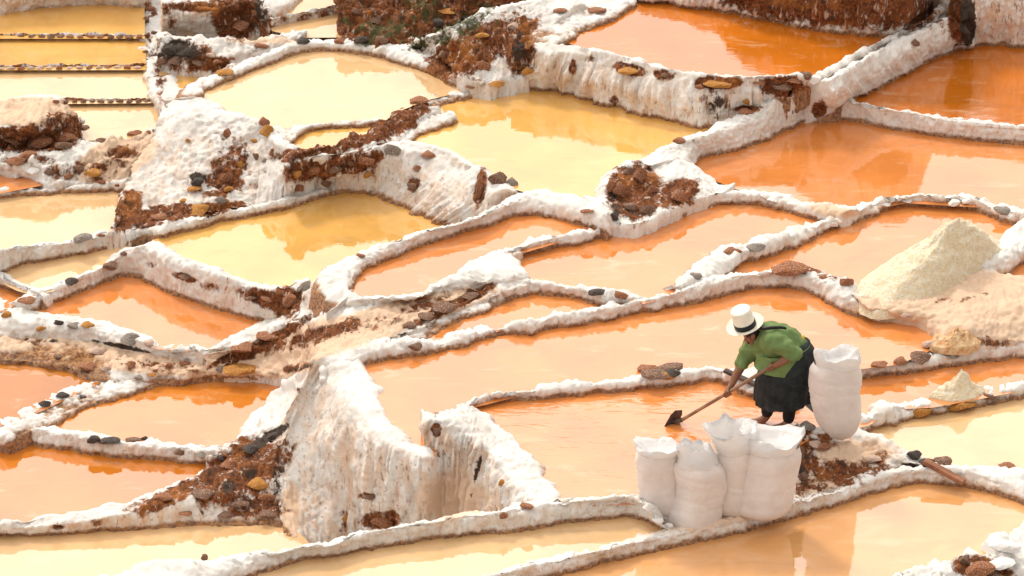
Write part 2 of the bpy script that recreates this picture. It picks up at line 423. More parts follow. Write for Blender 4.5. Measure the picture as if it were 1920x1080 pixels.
# ------------------------------------------------------------------ water levels
Z = dict(p1=-.20, p2=-.10, p3=-.88, p4=-.77, p5=-.66, p6=-.60, p7=-.40, p8=-.27, p8b=-.34, p9=-.12, p10=-.16, p10b=-.08,
         p11a=.12, p11b=.08, p11c=.04, p11d=.0, p11e=.10, p12=.39, p12b=.37, p13=.33, p14=.78, p15=.40, p16=.23,
         p17=.20, p18=.27, p19=.13, p20=.09, p21=.05, p22=-.05, p23=-.15, p24=.17, p25=.15, p26=.45)
YEL = (.76, .415, .11); CRM = (.74, .47, .23); PEA = (.72, .245, .06); ORG = (.60, .165, .012); RED = (.48, .165, .03); PAL = (.74, .36, .13)
PONDS = [
 ('p1', PAL, [(940,1110),(1040,1080),(1140,1057),(1280,1028),(1380,1003),(1480,973),(1580,947),(1663,920),(1713,910),(1780,910),(1830,917),(1880,933),(1920,947),(2050,1000),(2050,1080),(1945,985),(1907,1010),(1857,1036),(1780,1060),(1723,1082),(1650,1180),(800,1180)], W_CALM),
 ('p2', CRM, [(440,1090),(567,1053),(640,1042),(723,1027),(807,1013),(907,1003),(973,997),(1057,982),(1140,973),(1180,970),(1210,977),(1240,993),(1140,1032),(1040,1052),(957,1072),(880,1120),(420,1130)], W_CALM),
 ('p3', CRM, [(-120,1009),(0,1007),(100,1002),(200,997),(300,990),(400,987),(520,987),(548,1002),(575,1030),(602,1048),(610,1075),(567,1040),(467,1043),(367,1058),(283,1060),(233,1080),(100,1120),(-120,1120)], W_CALM),
 ('p4', (.62,.19,.02), [(-120,812),(0,827),(67,835),(133,845),(200,855),(267,862),(333,868),(405,873),(373,895),(283,925),(200,951),(100,969),(0,983),(-120,990)], W_CALM),
 ('p5', (.66,.215,.03), [(88,803),(100,800),(150,773),(217,750),(283,730),(333,720),(433,708),(540,716),(520,752),(475,808),(432,850),(367,839),(300,834),(233,828),(133,813)], W_CALM),
 ('p6', RED, [(-120,670),(0,675),(50,678),(100,684),(140,695),(190,712),(133,735),(73,765),(0,792),(-120,820)], W_DULL),
 ('p7', PEA, [(77,577),(133,557),(183,537),(233,518),(260,520),(290,537),(333,557),(383,573),(450,593),(505,605),(467,624),(433,641),(400,654),(350,652),(290,648),(233,621),(150,601),(77,591)], W_CALM),
 ('p8', CRM, [(5,514),(33,500),(100,488),(167,475),(242,458),(220,484),(167,511),(107,538),(67,548),(40,540),(13,527)], W_CALM),
 ('p8b', PEA, [(-120,505),(0,537),(27,547),(53,557),(0,578),(-120,600)], W_CALM),
 ('p9', YEL, [(297,452),(350,435),(400,420),(467,407),(533,395),(583,377),(617,367),(640,361),(690,367),(723,377),(773,397),(843,426),(780,442),(717,465),(640,495),(610,516),(540,537),(483,536),(400,508),(317,478)], W_CALM),
 ('p10', CRM, [(-120,378),(0,372),(67,367),(133,363),(240,360),(225,400),(212,430),(133,456),(83,461),(0,470),(-120,485)], W_CALM),
 ('p10b', PEA, [(-120,310),(0,325),(50,332),(75,345),(0,357),(-120,365)], W_CALM),
 ('p11a', YEL, [(-120,45),(0,30),(50,18),(150,8),(262,12),(264,69),(-120,69)], W_CALM),
 ('p11b', YEL, [(-120,70),(264,70),(266,128),(-120,128)], W_CALM),
 ('p11c', CRM, [(-120,129),(264,129),(285,190),(80,190),(-120,189)], W_CALM),
 ('p11d', CRM, [(60,191),(288,191),(300,235),(295,260),(120,258),(60,250)], W_CALM),
 ('p11e', YEL, [(306,130),(420,128),(400,150),(330,180),(310,185)], W_CALM),
 ('p12', CRM, [(383,176),(417,157),(467,137),(517,117),(567,100),(617,97),(640,98),(707,108),(757,123),(807,140),(840,157),(870,168),(800,182),(765,195),(740,205),(723,226),(640,231),(560,237),(515,241),(467,219),(420,203)], W_CALM),
 ('p12b', YEL, [(553,268),(577,248),(640,243),(726,233),(705,250),(655,263),(600,280),(562,292)], W_CALM),
 ('p13', YEL, [(780,264),(800,252),(850,231),(822,208),(847,194),(890,183),(940,173),(980,167),(1040,173),(1107,190),(1173,208),(1240,225),(1340,243),(1280,268),(1225,298),(1160,325),(1140,388),(1067,368),(1000,358),(950,345),(890,315),(827,279)], W_CALM),
 ('p14', ORG, [(1068,77),(1090,63),(1140,43),(1180,20),(1192,10),(1280,12),(1330,20),(1397,32),(1480,50),(1547,60),(1613,67),(1672,70),(1630,90),(1580,116),(1507,143),(1413,143),(1313,140),(1280,133),(1173,103),(1107,89)], W_RIPPLE),
 ('p15', ORG, [(1592,190),(1647,167),(1697,140),(1747,113),(1797,93),(1817,86),(1847,85),(1920,90),(2050,96),(2050,250),(1920,238),(1830,231),(1713,214),(1647,204)], W_RIPPLE),
 ('p16', PEA, [(1303,313),(1313,300),(1363,287),(1430,267),(1480,243),(1533,221),(1597,227),(1680,245),(1747,255),(1813,263),(1920,272),(2050,282),(2050,420),(1920,398),(1847,384),(1697,375),(1597,394),(1497,381),(1430,366),(1340,332)], W_CALM),
 ('p17', PEA, [(950,492),(973,483),(1007,473),(1107,455),(1207,427),(1280,407),(1330,388),(1390,383),(1430,387),(1480,400),(1540,414),(1480,437),(1397,462),(1340,482),(1300,515),(1255,552),(1207,563),(1133,546),(1040,533),(985,527)], W_CALM),
 ('p18', PEA, [(655,555),(663,533),(683,510),(723,490),(773,470),(823,453),(873,437),(923,423),(967,407),(993,403),(1040,410),(1073,420),(1115,432),(1057,445),(957,474),(923,480),(893,492),(840,530),(790,558),(707,562)], W_CALM),
 ('p19', PEA, [(800,642),(840,613),(890,593),(957,567),(993,553),(1040,557),(1090,563),(1160,576),(1107,585),(1040,595),(940,614),(847,629),(815,643)], W_CALM),
 ('p20', PEA, [(668,692),(723,677),(773,670),(823,660),(903,642),(1000,627),(1107,608),(1190,590),(1280,574),(1380,551),(1480,540),(1513,550),(1547,563),(1573,583),(1640,600),(1690,602),(1725,612),(1755,628),(1745,648),(1680,677),(1613,685),(1500,690),(1353,699),(1280,695),(1200,710),(1033,724),(947,742),(883,758),(810,780),(812,850),(765,832),(733,803),(700,750)], W_RIPPLE),
 ('p21', PEA, [(888,769),(940,753),(1023,748),(1107,740),(1190,732),(1280,723),(1354,716),(1385,735),(1420,748),(1500,765),(1540,800),(1490,830),(1400,905),(1330,930),(1200,938),(1050,945),(1000,875),(950,812)], W_HOED),
 ('p22', PEA, [(1540,725),(1613,710),(1680,703),(1780,688),(1920,672),(2050,655),(2050,700),(1920,724),(1830,742),(1747,757),(1670,762),(1620,792),(1560,810)], W_CALM),
 ('p23', CRM, [(1590,818),(1647,803),(1697,788),(1813,767),(1920,748),(2050,720),(2050,890),(1920,885),(1763,878),(1690,855)], W_CALM),
 ('p24', PEA, [(1377,512),(1390,497),(1467,473),(1563,430),(1680,388),(1763,387),(1813,390),(1863,410),(1920,424),(1910,440),(1890,470),(1800,500),(1650,560),(1560,525),(1480,510),(1440,514)], W_CALM),
 ('p25', PEA, [(1880,517),(1920,495),(2050,470),(2050,540),(1920,528)], W_CALM),
 ('p26', CRM, [(470,-40),(640,-40),(660,22),(690,52),(690,66),(567,66),(520,55)], W_CALM),
]
def expand(W, d):
    W = np.array(W); xy = W[:, :2]
    area = .5 * np.sum(xy[:, 0] * np.roll(xy[:, 1], -1) - np.roll(xy[:, 0], -1) * xy[:, 1])
    e = np.roll(xy, -1, 0) - xy; e /= np.linalg.norm(e, axis=1)[:, None] + 1e-9
    nrm = np.stack([e[:, 1], -e[:, 0]], 1) * (1 if area > 0 else -1)
    vn = nrm + np.roll(nrm, 1, 0); vn /= np.linalg.norm(vn, axis=1)[:, None] + 1e-9
    W[:, :2] += vn * d
    return W
POND_W = []
for key, colr, poly, mat in PONDS:
    Wp = expand([P(u, v, Z[key]) for u, v in poly], .07)
    POND_W.append(Wp)
    c = Wp.mean(0)
    bm = bmesh.new(); vs_ = [bm.verts.new((p - c).tolist()) for p in Wp]; f = bm.faces.new(vs_)
    bmesh.ops.triangulate(bm, faces=[f]); bm.normal_update()
    for f in bm.faces:
        if f.normal.z < 0: f.normal_flip()
    me = bpy.data.meshes.new('pond_water'); bm.to_mesh(me); bm.free(); me.materials.append(mat)
    o = bpy.data.objects.new('pond_water', me); COL.objects.link(o); o.location = c.tolist()
    o.color = (*colr, 1); o['kind'] = 'structure'

# ------------------------------------------------------------------ ground under and around the terraces
def ground():
    gx = np.concatenate([-np.geomspace(260, 8.2, 14), np.arange(-8, 8.01, .16), np.geomspace(8.2, 260, 14)])
    gy = np.concatenate([-np.geomspace(60, 7.2, 10), np.arange(-7, 9.01, .16), np.geomspace(9.2, 400, 16)])
    X, Y = np.meshgrid(gx, gy); pts = np.stack([X.ravel(), Y.ravel()], 1)
    allp = np.concatenate([np.concatenate([w + (np.roll(w, -1, 0) - w) * t for t in (0, .33, .66)] + [w.mean(0)[None]]) for w in POND_W])
    num = np.zeros(len(pts)); den = np.zeros(len(pts)); lo = np.full(len(pts), 9.0)
    for q in allp:
        d2 = ((pts - q[:2]) ** 2).sum(1); wgt = 1 / (d2 + .02) ** 2
        num += wgt * q[2]; den += wgt
        lo = np.where(d2 < .85 ** 2, np.minimum(lo, q[2]), lo)
    z = num / den - .22
    for w in POND_W:                                    # inside any pond stay under its bed
        x, y = pts[:, 0], pts[:, 1]; ins = np.zeros(len(pts), bool); k = len(w)
        for i in range(k):
            a, b = w[i], w[(i + 1) % k]
            c = ((a[1] > y) != (b[1] > y)) & (x < (b[0] - a[0]) * (y - a[1]) / (b[1] - a[1] + 1e-12) + a[0])
            ins ^= c
        lo = np.where(ins, np.minimum(lo, w[0, 2]), lo)
    z = np.minimum(z, lo - .16)
    x, y = pts[:, 0], pts[:, 1]
    far = np.clip((np.abs(x) - 6.5) / 3, 0, 1); fy = np.clip((y - 7) / 3, 0, 1); fn = np.clip((-y - 6) / 3, 0, 1)
    slope = -.2 + .14 * np.clip(y, -60, 90)
    k = np.maximum(np.maximum(far, fy), fn)
    z = z * (1 - k) + slope * k
    p3 = np.stack([x, y, z], 1)
    z += .05 * fbm(p3 * 1.7, 3) * (1 - .5 * (lo < 8)) - .02 + k * 1.2 * fbm(p3 * .12, 2)
    z = np.where(lo < 8, np.minimum(z, lo - .1), z)
    for pu in (650, 740, 830, 920):                     # hollow behind the berm, under the tall walls
        c = P(pu, 1040, -1.0); z = np.where(((pts - c[:2]) ** 2).sum(1) < .75 ** 2, np.minimum(z, -1.5), z)
    p3[:, 2] = z
    n, m = len(gx), len(gy); idx = np.arange(n * m).reshape(m, n)
    F = np.stack([idx[:-1, :-1], idx[:-1, 1:], idx[1:, 1:], idx[1:, :-1]], -1).reshape(-1, 4).tolist()
    r = .25 + .5 * np.clip(k, 0, 1)
    at = {'rust': r * .7, 'dark': 0 * r, 'sand': .3 + .4 * r, 'stain': 0 * r, 'wet': 1 + 0 * r}
    o = mesh_obj('ground', p3, F, SALT, attrs=at); o['kind'] = 'structure'
ground()

# ------------------------------------------------------------------ ridges, walls and banks
R = {}
def berm(key, label, foot, zf, top, zt, **kw):
    R[key] = loft('salt_berm', label, 'berm', [(foot, zf), (top, zt)], **kw)
def wall(key, label, lines, **kw):
    kw.setdefault('stain', .8); kw.setdefault('drip', 1.0)
    R[key] = loft('retaining_wall', label, 'wall', lines, **kw)
def bank(key, label, lines, **kw):
    kw.setdefault('stain', .4)
    R[key] = loft('earth_bank', label, 'bank', lines, **kw)

berm('r1', 'long white salt berm curving behind the bottom right pond, under the sacks and leaning plank',
     [(930,1105),(1040,1080),(1140,1057),(1240,1033),(1280,1025),(1380,1003),(1480,973),(1580,947),(1663,920),(1713,910),(1780,910),(1830,917),(1880,933),(1920,947),(2060,1000)], Z['p1'],
     [(880,1095),(957,1070),(1040,1050),(1140,1030),(1223,1003),(1280,992),(1370,970),(1447,950),(1513,937),(1580,917),(1647,890),(1697,880),(1763,877),(1830,880),(1920,883),(2060,930)], -.05, stain=.5, hold=Z['p2'] + .045)
berm('r2', 'white salt berm below the tall dripstone walls, behind the bottom centre pond',
     [(215,1150),(360,1112),(483,1078),(567,1053),(640,1042),(723,1027),(807,1013),(907,1003),(973,997),(1057,982),(1140,973),(1180,970),(1210,978),(1240,996),(1264,1006,-.16)], Z['p2'],
     [(150,1100),(233,1078),(283,1057),(367,1055),(417,1053),(467,1040),(517,1040),(567,1027),(617,1025),(673,1003),(740,990),(823,980),(873,967),(930,963),(990,945),(1057,943),(1123,938),(1190,933),(1215,955),(1243,986,.0),(1266,1001,-.14)], (.02, .14), drop=.5, lean=False)
wall('r3', 'dark rocky slope and low crusted wall between the two lower left ponds',
     [([(-120,1009),(0,1007),(100,1002),(200,997),(300,990),(400,987),(500,987),(545,990)], Z['p3']),
      ([(-120,996),(0,993),(100,985),(200,972),(290,955),(380,935),(450,915),(535,890)], (-.80, -.62)),
      ([(-120,985,-.72),(0,982,-.72),(50,977,-.72),(100,968,-.72),(150,963,-.72),(200,950,-.72),(240,943,-.72),(283,923,-.72),(333,908,-.71),(373,893,-.68),(407,873,-.63),(450,853,-.58),(483,827,-.54),(510,810,-.52),(545,798,-.45)], 0)],
     drip=.3, back=.1)
berm('r5r', 'white capped salt slope rising from the left pond corner to the tall dripstone wall',
     [(425,866,-.66),(455,855,-.60),(500,822,-.54),(545,795,-.44),(580,760,-.2),(606,715,.05)], 0,
     [(430,848,-.58),(455,825,-.58),(475,800,-.56),(500,765,-.56),(525,735,-.52),(555,705,-.35),(600,672,.12)], 0, amp=1.3, wetz=1, lean=False)
wall('r20', 'tallest white dripstone wall bulging below the corner of the central pond',
     [([(535,1000,-.88),(562,1036,-.95),(602,1050,-1.2),(645,1060),(695,1085),(740,1105),(800,1120)], -1.4),
      ([(514,895,-.60),(536,905,-.66),(592,922,-.78),(640,955),(690,990),(740,1010),(798,1030)], -.86),
      ([(533,785,-.22),(560,790),(607,815),(645,860),(692,897),(738,920),(797,938)], -.30),
      ([(578,700),(600,696),(630,724),(655,768),(692,820),(735,848),(795,866)], .08),
      ([(586,676,.19),(612,676,.18),(640,710),(665,758),(700,806),(740,836),(796,854)], .13),
      ([(606,656,.21),(655,664,.19),(690,716),(704,750),(734,798),(762,828),(798,846)], .13)], drip=1.1, stain=.75, back=.08, drop=.25, amp=.85)
wall('r21', 'white dripstone wall with dark cracks under the left side of the hoed pond',
     [([(797,1092),(850,1108),(900,1138),(950,1190),(1000,1230)], -1.4),
      ([(796,910),(850,922),(895,950),(945,1010),(1000,1045)], -.32),
      ([(797,806,.27),(850,825,.2),(880,848,.08),(905,868,.04),(925,895,.04),(950,925,.01),(975,950,.0),(1003,965,-.02)], 0),
      ([(802,789,.36),(852,803,.29),(882,826,.20),(908,848,.13),(930,873,.12),(957,905,.10),(985,930,.08),(1015,947,.06)], 0),
      ([(815,780,.34),(890,765,.17),(920,788,.12),(950,810,.11),(972,835,.11),(1000,870,.1),(1022,902,.09),(1050,938,.08)], 0)],
     drip=1.3, stain=.85, back=.06, drop=.2, bulge=0.0)
berm('r2021', 'thin white salt berm between the central pond and the hoed pond, running behind the worker',
     [(862,782,.12),(890,767),(940,753),(1023,748),(1107,740),(1190,732),(1280,723),(1354,716),(1385,736),(1420,749),(1490,765)], Z['p21'],
     [(852,770,.24),(866,763,.2),(883,757,.19),(907,743,.18),(947,740,.18),(1007,732,.17),(1033,722,.17),(1090,720,.17),(1123,717,.17),(1200,708,.17),(1280,693,.17),(1320,688,.17),(1353,697,.17),(1390,693,.17),(1420,692,.17),(1500,700,.17)], 0, back=.1, amp=1.1, hold=Z['p20'] + .045)
berm('r1920', 'long white salt berm along the far edge of the central pond',
     [(662,694),(670,690),(723,677),(773,670),(823,660),(873,650),(903,640),(957,627),(1000,627),(1040,615),(1107,608),(1190,590),(1280,574),(1330,563),(1380,550),(1430,542),(1480,540),(1513,550),(1547,563),(1573,583),(1597,593),(1640,600),(1668,601)], Z['p20'],
     [(645,672,.19),(662,656,.21),(723,637),(790,638),(820,643),(847,627),(900,617),(940,612),(973,602),(1040,593),(1107,583),(1150,575),(1207,563),(1257,553),(1300,535),(1340,522),(1390,514),(1430,514),(1467,503),(1513,503),(1547,517),(1580,527),(1600,550),(1640,577),(1668,590)], (.22, .29), amp=1.15)
berm('r19b', 'white salt berm arching behind the small narrow pond',
     [(800,640),(840,613),(890,593),(923,582),(957,567),(993,553),(1040,557),(1090,563),(1150,577),(1200,575)], Z['p19'],
     [(730,633),(790,613),(827,593),(853,577),(893,563),(933,550),(963,540),(993,528),(1040,532),(1083,540),(1133,543),(1173,550),(1212,560)], .28)
bank('sandbank', 'sandy rust streaked bank sloping between the centre ponds and the diamond pond',
     [([(390,676,-.44),(430,692,-.52),(480,698,-.54),(540,706,-.52),(578,692,-.3),(612,670,.1),(660,655,.2),(720,638,.21),(790,614,.21),(850,580,.22),(900,564,.22),(990,534,.24)], 0),
      ([(388,670,-.42),(445,668,-.45),(490,655,-.42),(555,640,-.25),(612,615,.16),(650,612,.22),(710,605,.23),(775,588,.23),(840,564,.24),(900,552,.24),(990,530,.26)], 0),
      ([(385,664,-.38),(460,647,-.36),(500,617,-.30),(567,590,.0),(617,562,.26),(650,575,.27),(700,572,.27),(760,562,.27),(830,548,.27),(900,538,.27),(990,525,.27)], 0)], wetz=1, amp=1.1, sand=.25)
berm('r18f', 'white salt rim and slumped salt lump at the front of the rounded centre pond',
     [(600,552,.24),(625,568,.25),(650,576),(700,573),(760,563),(830,549),(900,538),(960,530),(992,522),(978,502),(957,489)], .26,
     [(640,545),(660,556),(707,560),(750,560),(790,557),(817,543),(840,527),(867,517),(893,490),(923,477),(937,473),(945,472),(950,474)], .34, wetz=1, lean=False)
berm('r1617', 'thin wavy white salt berm running uphill from the slumped lump to the upper right pond',
     [(945,492),(973,483),(1007,473),(1040,465),(1107,455),(1140,440),(1207,427),(1280,405),(1330,388),(1390,383),(1430,387),(1480,400),(1530,415),(1570,425)], Z['p17'],
     [(937,473),(957,471),(1007,453),(1057,443),(1107,432),(1140,422),(1173,413),(1223,403),(1257,393),(1280,382),(1307,367),(1347,363),(1397,363),(1430,365),(1467,367),(1497,378),(1547,385),(1600,393)], (.36, .40), amp=1.15, hold=Z['p18'] + .035)
berm('r1724', 'lumpy white salt berm arching over the pond that holds the big salt heap',
     [(1288,552),(1310,543),(1340,532),(1377,509),(1390,497),(1430,487),(1467,473),(1513,453),(1563,430),(1620,412),(1680,389),(1763,387),(1813,390),(1863,410),(1920,424),(2040,450)], Z['p24'],
     [(1276,534,.27),(1296,516,.28),(1323,493,.30),(1340,480,.32),(1363,470,.33),(1397,460,.35),(1437,450,.36),(1480,435,.37),(1530,423,.38),(1563,408,.39),(1613,393,.40),(1647,377,.40),(1697,373,.40),(1723,366,.40),(1763,372,.4),(1813,370,.4),(1847,382,.4),(1880,387,.4),(1913,397,.4),(2040,420,.4)], 0, amp=1.5, hold=Z['p16'] + .05)
berm('r1615', 'straight white salt berm between the two upper right ponds',
     [(1540,222),(1597,228),(1680,245),(1747,255),(1813,263),(1920,272),(2050,284)], Z['p16'],
     [(1538,160),(1570,167),(1597,193),(1647,203),(1713,213),(1780,227),(1830,230),(1920,237),(2050,250)], .55, stain=.4)
berm('r1613', 'broad white salt ridge climbing to the channel junction at upper right',
     [(1296,328),(1303,313),(1313,300),(1363,287),(1430,267),(1480,243),(1527,224),(1545,215)], Z['p16'],
     [(1215,312,.46),(1230,294,.46),(1257,277,.47),(1280,267,.48),(1330,247,.49),(1380,220,.52),(1430,197,.58),(1480,177,.62),(1530,152,.70)], 0, stain=.3, lean=False)
wall('w16', 'rusty boulder end wall between the yellow centre pond and the upper right pond',
     [([(1130,386),(1140,413),(1190,420),(1240,402),(1300,376),(1350,361)], (.37, .34)),
      ([(1134,374,.38),(1152,345),(1195,340),(1235,338),(1300,345),(1345,356,.345)], (.42, .40)),
      ([(1137,366,.385),(1160,318),(1200,303),(1235,298),(1300,316),(1340,350,.35)], (.47, .42))], drip=.5, stain=.3, wetz=1, amp=1.3)
berm('r1813', 'thick rounded white salt berm curving around the far side of the rounded centre pond',
     [(664,560),(657,551),(663,533),(683,510),(723,490),(773,470),(823,453),(873,437),(923,423),(967,407),(993,403),(1040,410),(1073,420),(1110,431),(1135,438)], Z['p18'],
     [(645,560,.34),(618,535,.36),(620,512),(640,493),(673,480),(717,463),(753,453),(780,440),(840,427),(890,413),(940,388),(973,368),(1023,357),(1067,366),(1107,379),(1140,390)], (.36, .46), lean=False)
wall('w13', 'crusted stone wall below the yellow centre pond',
     [([(536,378),(590,366),(640,361),(690,367),(723,377),(773,397),(820,418),(860,432)], Z['p9']),
      ([(536,366,-.04),(590,328),(640,325),(700,325),(745,330),(800,345),(850,372),(910,400)], .14),
      ([(537,352,.05),(578,302),(632,296),(700,288),(750,285),(808,286),(870,312),(925,360)], .36),
      ([(540,345,.10),(583,295),(635,288),(700,278),(765,268),(815,276),(885,312),(945,352)], .40)], drip=.9, stain=.75)
berm('r97', 'rounded white ridge with rusty patches behind the diamond shaped pond',
     [(60,590),(77,577),(133,557),(183,537),(233,518),(260,520),(290,537),(333,557),(383,573),(450,593),(500,607),(540,618)], Z['p7'],
     [(40,562,-.2),(67,549,-.15),(107,537,-.12),(133,527,-.12),(167,510,-.11),(187,505,-.1),(220,483,-.09),(245,464,-.06),(293,460,-.04),(317,477,-.04),(350,490,-.04),(400,507,-.04),(450,527,-.04),(483,534,-.04),(533,536,-.03),(580,525,.0)], 0, stain=.45)
berm('r7r', 'white crest running down the right side of the diamond shaped pond',
     [(625,566,.26),(567,592,.0),(500,620,-.3),(460,648,-.36),(417,662,-.41),(380,674,-.44)], 0,
     [(612,512,.33),(585,540,.2),(547,577,-.15),(507,597,-.34),(467,623,-.35),(433,640,-.35),(400,653,-.35),(360,652,-.35)], 0, wetz=1, lean=False)
berm('r7f', 'stone studded salt ridge along the near edge of the diamond shaped pond',
     [(-120,640),(0,634),(33,634),(83,636),(133,639),(183,645),(227,657),(267,664),(320,672),(400,682)], -.5,
     [(-120,545),(0,567),(20,572),(77,588),(110,593),(150,600),(200,608),(233,620),(267,633),(290,646),(340,652),(400,656)], -.34, stain=.4, wetz=1)
bank('r6b', 'pinkish stony bank between the left edge ponds',
     [([(-120,670,-.55),(0,675,-.55),(50,678,-.55),(100,684,-.55),(140,695,-.55),(183,710,-.57),(230,723,-.62),(300,720,-.62),(383,712,-.62),(433,709,-.62),(500,712,-.62),(555,718,-.62)], 0),
      ([(-120,645),(0,655),(50,655),(110,662),(160,672),(205,685),(260,700),(320,702),(390,698),(440,699),(500,703),(555,709)], (-.5, -.55)),
      ([(-120,635),(0,638),(60,632),(130,640),(200,648),(240,662),(290,670),(350,677),(400,682),(440,690),(490,696),(555,702)], (-.48, -.52))], sand=.2, amp=1.4)
berm('r56', 'pale salt berm with dark stones beside the reddish left edge pond',
     [(20,830),(60,815),(100,800),(150,773),(217,750),(283,730),(333,720),(400,712)], Z['p5'],
     [(-60,812),(0,790),(33,777),(73,763),(100,745),(133,733),(177,722),(207,708),(267,697),(310,690)], -.50, stain=.5)
berm('r45', 'cracked white salt berm topped with black stones at lower left',
     [(-120,812),(0,827),(67,835),(133,845),(200,855),(267,862),(333,868),(400,873),(440,880)], Z['p4'],
     [(-120,780),(0,797),(33,800),(90,801),(133,812),(167,817),(233,827),(300,833),(367,838),(410,843),(445,850)], -.555, stain=.6, amp=1.2)
berm('r810', 'broad double white salt berm crossing the left side below the crusted mound',
     [(-120,560),(7,513),(33,500),(100,488),(167,475),(233,459),(283,446,-.18),(300,448,-.12),(350,435,-.12),(380,427,-.12),(400,420,-.12),(467,407,-.12),(533,395,-.12),(583,377,-.12),(617,367,-.12),(660,358,-.12)], Z['p8'],
     [(-120,485),(0,468),(83,460),(133,455),(200,440),(267,423),(317,413),(343,407),(383,411),(417,400),(483,388),(533,375),(567,365),(617,350),(660,345)], -.01)
berm('r8l', 'short white salt berm at the left edge beside the small corner pond',
     [(-120,500),(0,537),(27,547),(53,557),(80,570)], -.34, [(-120,470),(0,514),(13,526),(43,539),(70,547)], -.2)
berm('r10b', 'low white salt berm along the far side of the left edge cream pond',
     [(-120,378),(0,372),(67,367),(133,363),(240,360)], Z['p10'], [(-120,362),(0,355),(67,353),(117,350),(183,343),(255,338)], .02, back=.1)
bank('bank10', 'rubble and salt bank with a sandy hollow at the left edge',
     [([(-120,312),(0,328),(50,334),(78,347),(150,343),(255,338)], -.07),
      ([(-120,300),(0,305),(60,305),(120,305),(180,300),(270,295)], .10),
      ([(-120,285),(0,285),(60,278),(130,276),(160,264),(200,265),(260,257),(292,240)], .16)], amp=1.8, sand=.1, wetz=1)
bank('mound', 'flat topped earth mound with rusty sides at the left edge',
     [([(-120,272),(-20,272),(30,276),(80,286),(120,286),(158,264)], .04),
      ([(-120,236),(-20,236),(20,241),(60,241),(112,227),(152,240,.12)], .36),
      ([(-120,190),(-20,193),(40,184),(82,179),(112,192),(156,228,.12)], .42)], amp=1.2, wetz=1)
berm('r12b', 'white salt berm with dark stones along the far side of the upper left cream pond',
     [(374,184,.41),(385,175),(417,157),(467,137),(517,117),(567,100),(617,97),(640,98),(707,108),(757,123),(807,140),(840,157),(880,170)], Z['p12'],
     [(350,182,.44),(358,164,.46),(372,153,.5),(400,143),(450,123),(500,103),(550,83),(600,77),(673,80),(730,80),(775,80),(805,95),(850,122),(890,155)], .5, stain=.3)
wall('w12', 'big crusted salt mound wall with dripping brown streaks below the upper left cream pond',
     [([(205,436),(250,429),(300,417),(345,408),(400,397),(525,380)], -.10),
      ([(236,355),(270,352),(325,352),(380,352),(430,352),(505,348)], .02),
      ([(283,265),(310,278),(350,288),(400,290),(450,290),(512,300)], .22),
      ([(312,196),(338,214),(398,226),(440,230),(472,238),(525,262)], .42),
      ([(375,182),(392,196),(433,210),(467,222),(500,238),(530,250)], .46)], drip=1.3, stain=.6, amp=1.5, back=.1, wetz=1)
wall('w12s', 'white crusted slope below the tiny pond right of the big mound',
     [([(480,392),(505,386),(530,380),(552,376)], -.1),
      ([(495,310),(515,320),(535,335),(552,345,.08)], .18),
      ([(505,243),(530,264),(546,290),(556,320,.24)], .40)], drip=1.0, stain=.3, wetz=1)
berm('r12f', 'thin white salt berm between the upper left cream pond and the tiny pond',
     [(540,290),(553,267),(577,248),(600,244),(640,243),(726,233)], Z['p12b'], [(500,245),(520,240),(540,238),(583,233),(640,230),(728,224)], .44, back=.07)
bank('bank13', 'rusty earth ridge left of the yellow centre pond',
     [([(543,322),(575,302),(640,292),(700,284),(745,270),(775,248),(822,220)], .37),
      ([(550,298),(588,286),(650,275),(704,264),(742,246),(775,222),(822,209)], .43),
      ([(560,288),(600,277),(655,261),(705,248),(735,226),(770,207),(818,203)], .46)], rust=.25, wetz=1, amp=1.3)
berm('spur', 'stubby white salt spur at the left corner of the yellow centre pond',
     [(770,268),(780,262),(800,251),(830,241),(852,230)], Z['p13'], [(725,270),(750,255),(778,237),(812,220),(848,212)], .42)
berm('r1213', 'white salt berm between the upper left cream pond and the yellow centre pond',
     [(800,206),(847,193),(890,183),(940,173),(980,167),(1015,169)], Z['p13'], [(740,208),(765,192),(785,181),(840,179),(873,166),(907,157),(940,152),(957,142),(985,139),(1010,140)], .5)
wall('w14', 'long white crusted wall with rust blocks under the upper orange pond',
     [([(975,167),(1040,173),(1107,190),(1173,208),(1240,225),(1280,233),(1320,242),(1400,232),(1470,186,.58),(1515,163,.68)], Z['p13']),
      ([(985,130),(1045,135),(1107,148),(1173,163),(1240,180),(1300,190),(1400,188),(1470,172,.68),(1512,156,.73)], .62),
      ([(1000,100),(1050,100),(1107,107),(1173,120),(1240,140),(1300,153),(1400,153),(1515,147)], .81),
      ([(1004,80),(1058,84),(1107,93),(1173,106),(1240,126),(1300,138),(1400,143),(1515,140)], .87)], drip=1.1, stain=.75, back=.08)
berm('r14l', 'white salt rim at the left corner of the upper orange pond',
     [(1055,88),(1070,77),(1090,64),(1140,44),(1180,21),(1195,10)], Z['p14'], [(1000,88),(1012,66),(1038,45),(1090,26),(1140,9),(1180,-4)], .90)
wall('w14b', 'rusty brown earth wall with white salt foot above the upper orange pond',
     [([(1170,2),(1230,5),(1280,13),(1330,20),(1397,32),(1480,50),(1547,60),(1613,67),(1680,72)], Z['p14']),
      ([(1170,-8),(1230,-4),(1280,3),(1330,10),(1397,21),(1480,38),(1547,48),(1613,55),(1690,58)], .86),
      ([(1170,-12,.86),(1280,-6,.91),(1350,-8,1.0),(1397,-20,1.12),(1480,-30,1.25),(1547,-20,1.3),(1700,0,1.3)], 0),
      ([(1170,-18,.89),(1280,-14,.95),(1350,-22,1.07),(1397,-50,1.3),(1480,-85,1.55),(1547,-105,1.75),(1720,-85,1.75)], 0)], drip=1.2, stain=.8, back=1.2, drop=.3)
